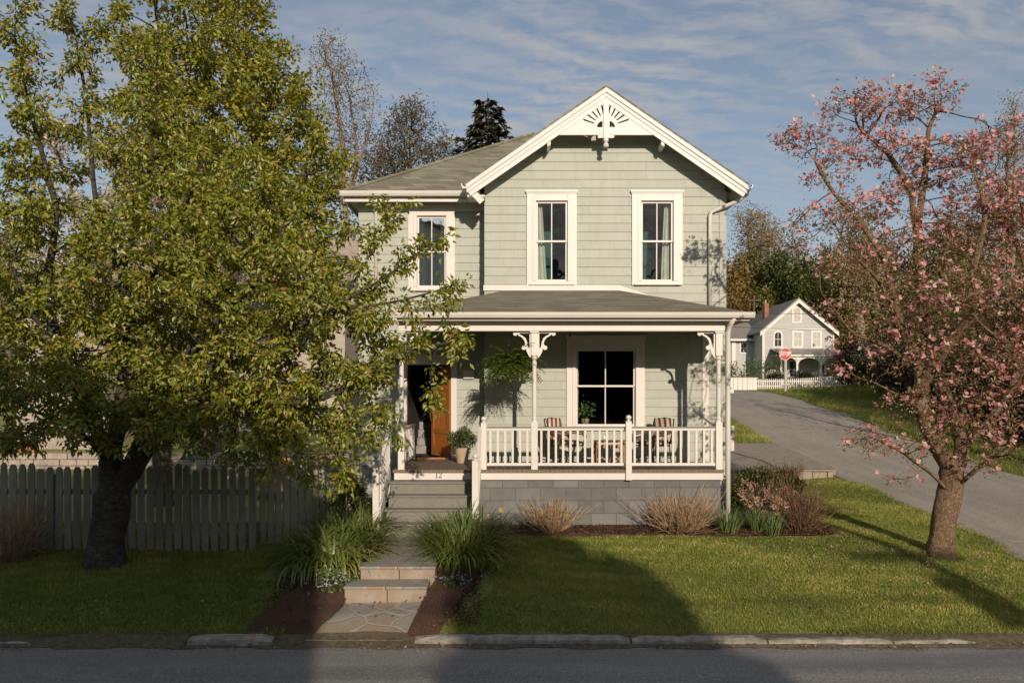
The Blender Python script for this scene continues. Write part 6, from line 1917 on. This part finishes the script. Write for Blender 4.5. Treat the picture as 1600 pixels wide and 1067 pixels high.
for i, (x, d, rw, rh_, l, mt) in enumerate(hedge):
    bush('dark_shrub', l, 'shrub', (x, d, gz(x, d)), (rw, rw, rh_ * .52), 3600, .17, M[mt], HG, 70 + i, lumps=10)
FG = 'shrubs in front of the far house'
for i, (px, d, rw, rh_, l, mt) in enumerate([(1254, 55, .95, .55, 'dark rounded yew right of the stop sign', 'dark_leaf'), (1211, 55, .8, .55, 'dark rounded yew left of the stop sign', 'dark_leaf'), (1308, 54, 1.0, .6, 'dark rounded yew at the porch end of the far house', 'dark_leaf'), (1180, 54, 1.0, 1.15, 'pale green willowy bush left of the stop sign', 'mint_leaf'), (1150, 53, .8, 1.0, 'pale green bush beside the house corner', 'mint_leaf'), (1214, 56, .8, 1.35, 'loose pale green bush in front of the far porch', 'mint_leaf')]):
    x = (px - CX) / F * d; bush('round_shrub' if i < 3 else 'loose_bush', l, 'shrub', (x, d, gz(x, d)), (rw, rw, rh_), 1500 if i < 3 else 800, .14, M[mt], FG, 90 + i)

# utility pole and wires beyond the far house
def wire(name, a, b, sag, label, group, r=.012):
    a = Vector(a); b = Vector(b); mb = MB(); mb.tube([lerp(a, b, i / 24) - Vector((0, 0, sag * 4 * (i / 24) * (1 - i / 24))) for i in range(25)], r, 4)
    return tag(mb.build(name, M['black'], None, tuple(a)), label, 'wire', group)


fp = pt(1178, 462, 70)
t = thing('utility_pole', 'slim wooden utility pole left of the far house chimney', 'pole', (fp.x, 70, gz(fp.x, 70)))
mb = MB(); mb.tube([(fp.x, 70, gz(fp.x, 70) - .3), (fp.x, 70, fp.z)], [.14, .10], 8); mb.build('shaft', M['pole'], t)
mb = MB(); mb.box(fp.x - .6, fp.x + .6, 69.85, 69.95, fp.z - .5, fp.z - .38); mb.build('crossarm', M['pole'], t)
for i, (ya, yb, l) in enumerate(((487, 488, 'thin overhead wire crossing the gable of the far house'), (508, 517, 'thin overhead wire crossing just above the far house windows'))):
    wire('overhead_wire', tuple(pt(1100, ya, 52)), tuple(pt(1420, yb, 52)), .12, l, 'wires across the far house', .014)

# ------------------------------------------------------------------ across the street, behind the viewpoint: what throws the long shadows, plus an added sky-blocking belt
oh = thing('house_across_street', 'tall house across the street throwing the shade over the left lawn', 'house', (-5.5, -18, 1.2))
HY0, HY1 = -22, -14.5
mb = MB(); hx0, hx1, hez, hrz = -14.5, 2.75, 11.4, 14.3
hxm = -6.0
mb.prism([(hx0, 0), (hx1, 0), (hx1, hez), (hxm, hrz), (hx0, hez)], HY0, HY1); mb.build('wall', M['far_siding'], oh)
mb = MB()
for sg, xe_ in ((-1, hx0 - .3), (1, hx1 + .15)):
    s_ = (hrz - hez) / (hx1 - hxm); L = abs(xe_ - hxm); mb.prism([(hxm, hrz + .2), (xe_, hrz + .2 - s_ * L), (xe_, hrz + .05 - s_ * L), (hxm, hrz + .05)], HY0 - .4, HY1 + .4)
mb.build('roof', M['far_roof'], oh)


rng = np.random.default_rng(15); P = []  # unseen tree belt, added to screen low sky and deepen the shade
for i in range(90):
    x = -62 + i * 1.35 + rng.uniform(-.6, .6); y = rng.uniform(-38, -31); top = rng.uniform(10.0, 12.8) + (-31 - y) * .34; m = 420; r_ = rng.uniform(1.8, 2.6)
    q = unit(rng.normal(0, 1, (m, 3))) * (rng.random(m) ** .35)[:, None] * np.array([r_, r_, (top - 1.5) / 2]); P.append(q + [x, y, 1.5 + (top - 1.5) / 2])
P = np.concatenate(P); tag(leaves('woods', P, rng.normal(0, 1, P.shape), rng.normal(0, 1, P.shape), 1.0, .7, M['dark_leaf'], seed=19), 'unseen belt of trees added behind the viewpoint to block the low sky', 'woods', kind='stuff')


def dense_tree(name, label, x, y, h, rw, seed, mat):
    t = thing(name, label, 'tree', (x, y, gz(x, y))); rng = np.random.default_rng(seed); z0 = gz(x, y)
    mb = MB(); mb.tube([(x, y, z0 - .3), (x, y, z0 + h * .8)], [.28, .08], 9); mb.build('trunk', M['bark'], t, smooth=True)
    n = 9000; f = rng.random(n) ** .8; prof = np.where(f < .55, 1.0, np.sqrt(np.maximum(0, 1 - ((f - .55) / .45) ** 2))) * (1 + .12 * np.sin(f * 23) + .0)
    a = rng.uniform(0, 6.283, n); r_ = rw * prof * np.sqrt(rng.random(n)) * (1 + .12 * np.sin(3 * a + f * 9))
    P = np.stack([x + r_ * np.cos(a), y + r_ * np.sin(a), z0 + .4 + f * (h - .6)], 1)
    leaves('crown', P, rng.normal(0, 1, P.shape), rng.normal(0, 1, P.shape), .45, .32, mat, t, seed=seed)
    return t


t_, T_ = make_tree('roadside_tree', 'leafy tree on the bank right of the side street dappling the road', 'tree', [[(16.4, 19.6, .6), (16.3, 19.6, 2.5), (16.2, 19.6, 4.2)], [(16.2, 19.6, 4.2), (15.2, 19.4, 6.5)], [(16.2, 19.6, 4.2), (17, 20, 7)]], [(CX + (15.9 + a) / 19.6 * F, CY - (z_ - HC) / 19.6 * F, 19.6 + b, 85, 70, 1.2) for a, b, z_ in ((-.7, 0, 7.2), (1.2, .3, 7.6), (.3, -.8, 8.6), (.2, .8, 6.4), (-.2, 0, 9.4))], 7, .26, .34, .16, M['maple_leaf'], M['bark'], .2, .007, 88, per=2, spread=.1, maxtips=2, clump=3, cl=.1)
t_, T_ = make_tree('roadside_tree', 'broad leafy tree further up the bank right of the side street, shading the grass verge', 'tree', [[(19.2, 21.4, .9), (19.1, 21.4, 2.5), (19, 21.4, 4.0)], [(19, 21.4, 4.0), (18, 21.2, 6.0)], [(19, 21.4, 4.0), (20, 22, 7)]], [(CX + (18.9 + a) / 21.4 * F, CY - (z_ - HC) / 21.4 * F, 21.4 + b, 95, 80, 1.5) for a, b, z_ in ((-.7, 0, 5.2), (1.2, .3, 6.6), (-.5, -.8, 7.6), (.2, .8, 6.0), (-.2, 0, 8.6), (.8, 0, 4.6))], 7, .26, .34, .18, M['maple_leaf'], M['bark'], .2, .007, 89, per=3, spread=.1, maxtips=2, clump=3, cl=.1)
dense_tree('dense_tree', 'dense rounded evergreen across the street throwing the dark patch on the lawn', 6.05, -14, 9.4, 1.9, 3, M['dark_leaf'])
up_ = thing('roadside_pole', 'utility pole across the street whose shadow crosses the right lawn', 'pole', (11.25, -8, gz(11, -8)))
z0 = gz(11, -8); mb = MB(); mb.tube([(11.25, -8, z0 - .3), (11.25, -8, 9.2)], [.16, .11], 10); mb.build('shaft', M['pole'], up_)
mb = MB(); mb.lathe([(.22, 0), (.25, .05), (.25, .75), (.2, .82), (.04, .86)], (11.0, -8.3, 6.9), 14); mb.build('transformer', M['steel'], up_)
mb = MB(); mb.box(10.2, 12.3, -8.18, -8.06, 8.1, 8.22); mb.build('crossarm', M['pole'], up_)
for i, (z, l) in enumerate(((6.75, 'lowest cable of the street, strung behind the viewpoint'), (6.3, 'thicker drooping cable of the street behind the viewpoint'), (7.15, 'upper cable of the street behind the viewpoint'))):
    wire('street_cable', (-24, -8 + i * .15, z + .3), (11.2, -8 + i * .15, z), .35, l, 'cables along the front street', .026); 
    wire('street_cable', (11.3, -8 + i * .15, z), (44, -8 + i * .15, z + .3), .35, l + ', beyond the pole', 'cables along the front street', .026)

# ------------------------------------------------------------------ grass
def grass(name, n, x0, x1, y0, y1, hmin, hmax, label, seed, keep):
    rng = np.random.default_rng(seed); x = rng.uniform(x0, x1, n); y = y0 + (y1 - y0) * rng.random(n)
    m = keep(x, y, rng); x, y = x[m], y[m]; n = len(x)
    ty = np.array([gz(0, q) for q in np.linspace(y0, y1, 200)])
    zz = np.array([gz(a, b) for a, b in zip(x, y)]) + (.015 * np.sin(x * 1.7 + y * .6) + .012 * np.sin(y * 2.3 - x * .8)) * .7 - .01
    pat = np.zeros(n) + .5
    for o_, am in ((.8, .20), (1.7, .16), (3.9, .13), (8.5, .10), (17, .08)):
        for _ in range(3):
            th, ph = rng.uniform(0, 6.283, 2); pat += am * .7 * np.sin(o_ * (x * np.cos(th) + y * 1.5 * np.sin(th)) + ph)
    pat = np.clip(pat, 0, 1)
    h = rng.uniform(hmin, hmax, n) * (.8 + .4 * pat); a = rng.uniform(0, 6.283, n); w_ = rng.uniform(.0035, .0065, n); le = rng.uniform(.1, .7, n) * h
    b = rng.uniform(0, 6.283, n)
    P = np.stack([x, y, zz], 1); s_ = np.stack([np.cos(a) * w_, np.sin(a) * w_, 0 * a], 1); t_ = P + np.stack([np.cos(b) * le, np.sin(b) * le, h], 1)
    mid = P + (t_ - P) * .55 + np.stack([0 * a, 0 * a, h * .12], 1)
    V = np.stack([P - s_, P + s_, mid + s_ * .8, t_, mid - s_ * .8], 1).reshape(-1, 3)
    i = np.arange(n)[:, None] * 5
    Fc = np.concatenate([i + [[0, 1, 2]], i + [[0, 2, 4]], i + [[4, 2, 3]]], 1).reshape(-1, 3)
    rnd = np.clip(pat * .72 + rng.normal(.10, .14, n), 0, 1)
    o = np_mesh(name, V, Fc, M['blade'], rnd=np.repeat(rnd, 3)); tag(o, label, 'grass', kind='stuff'); return o


def keepR(x, y, rng):
    e = RX0 + .02 + .10 * np.sin(y * 1.3) + .05 * rng.normal(0, 1, len(y))
    bedb = (y > 14.70) & (x < 6.15) & (y < 17.4)
    path = x < (-.40 - .12 * np.sin(y * 3) - np.clip((11.6 - y), 0, 1) * .55)
    dens = np.clip(1.25 - (y - 10.7) * .035, .5, 1)
    return (x < e) & ~bedb & ~path & (rng.random(len(y)) < dens) & (y > 10.64 + .03 * np.sin(x * 2.1) + .02 * np.sin(x * 5.3))


grass('grass', 430000, -1.3, 9.4, 10.6, 22.0, .028, .058, 'sunlit grass of the front lawn right of the walk', 1, keepR)
def keepL(x, y, rng):
    return (x < -3.2 - .3 * np.clip(y - 13.5, -9, 0) * .25 - .1 * np.sin(y * 3)) & ~((x > -3.9) & (y > 12.2) & (y < 14.4)) & (y > 10.60 + .05 * np.sin(x * 2.1)) & ((x < -3.4) | (y < 12))
grass('grass', 110000, -9.5, -2.9, 10.5, 16.0, .035, .08, 'shaded grass of the left lawn under the cherry', 2, keepL)
def keepB(x, y, rng): return (x > RX1 + .1 + .2 * np.sin(y)) 
grass('verge_grass', 75000, 14.0, 19.5, 17, 46, .10, .24, 'grass on the bank right of the side street', 3, keepB)
def keepC(x, y, rng): return (x < RX0 - .05)
grass('verge_grass', 30000, 6.0, 9.2, 27.6, 42, .06, .14, 'wedge of grass between the driveway and the side street', 4, keepC)

# bark chips on the mulch beds
rng = np.random.default_rng(66)
cx_ = np.concatenate([rng.uniform(-.7, 6.1, 5200), rng.uniform(-1.3, -.45, 1500), rng.uniform(-3.5, -2.3, 1700)]); cy_ = np.concatenate([rng.uniform(14.72, 15.45, 5200), rng.uniform(10.75, 13.2, 1500), rng.uniform(10.8, 13.2, 1700)])
ok = (np.abs(cx_ - np.interp(cy_, [10.7, 14], [-2.05, -1.7])) > .66)
cx_, cy_ = cx_[ok], cy_[ok]; P = np.stack([cx_, cy_, np.array([gz(a, b) for a, b in zip(cx_, cy_)]) + .065], 1)
tag(leaves('mulch_chips', P, rng.normal(0, 1, P.shape) * [1, 1, .35], rng.normal(0, .4, P.shape) + [0, 0, 1], .06, .022, rnd_leaf('bark_chips', [(0, (.03, .016, .010)), (.6, (.10, .052, .030)), (1, (.20, .12, .07))], .0, .02), seed=8), 'brown bark chips on the mulch beds', 'bark chips', kind='stuff')

# fallen leaves and clippings on the lawn and road edge
rng = np.random.default_rng(44); n = 1500
x = np.concatenate([rng.uniform(-9, 9.5, 1100), rng.uniform(-9, 9.5, 400)]); y = np.concatenate([rng.uniform(10.8, 15.5, 1100), rng.normal(10.32, .10, 400)])
z = np.array([max(gz(a, b), .02) for a, b in zip(x, y)]) + np.where(y > 10.65, .055, .035)
P = np.stack([x, y, z], 1); D = rng.normal(0, 1, P.shape) * [1, 1, .25]; N = rng.normal(0, .3, P.shape) + [0, 0, 1]
n2 = 420; x = rng.normal(6.6, 1.3, n2); y = rng.normal(13.3, 1.1, n2); ok = (x < 9) & (y > 10.8) & (y < 15.3); x, y = x[ok], y[ok]
P2 = np.stack([x, y, np.array([gz(a, b) for a, b in zip(x, y)]) + .05], 1)
tag(leaves('fallen_petals', P2, rng.normal(0, 1, P2.shape) * [1, 1, .3], rng.normal(0, .3, P2.shape) + [0, 0, 1], .042, .036, M['dogwood_bract'], seed=41), 'pink petals fallen on the lawn under the dogwood', 'petals', kind='stuff')
tag(leaves('leaf_litter', P, D, N, .055, .03, M['litter'], seed=4), 'scattered dry leaf litter along the kerb and over the lawn', 'leaf litter', kind='stuff')
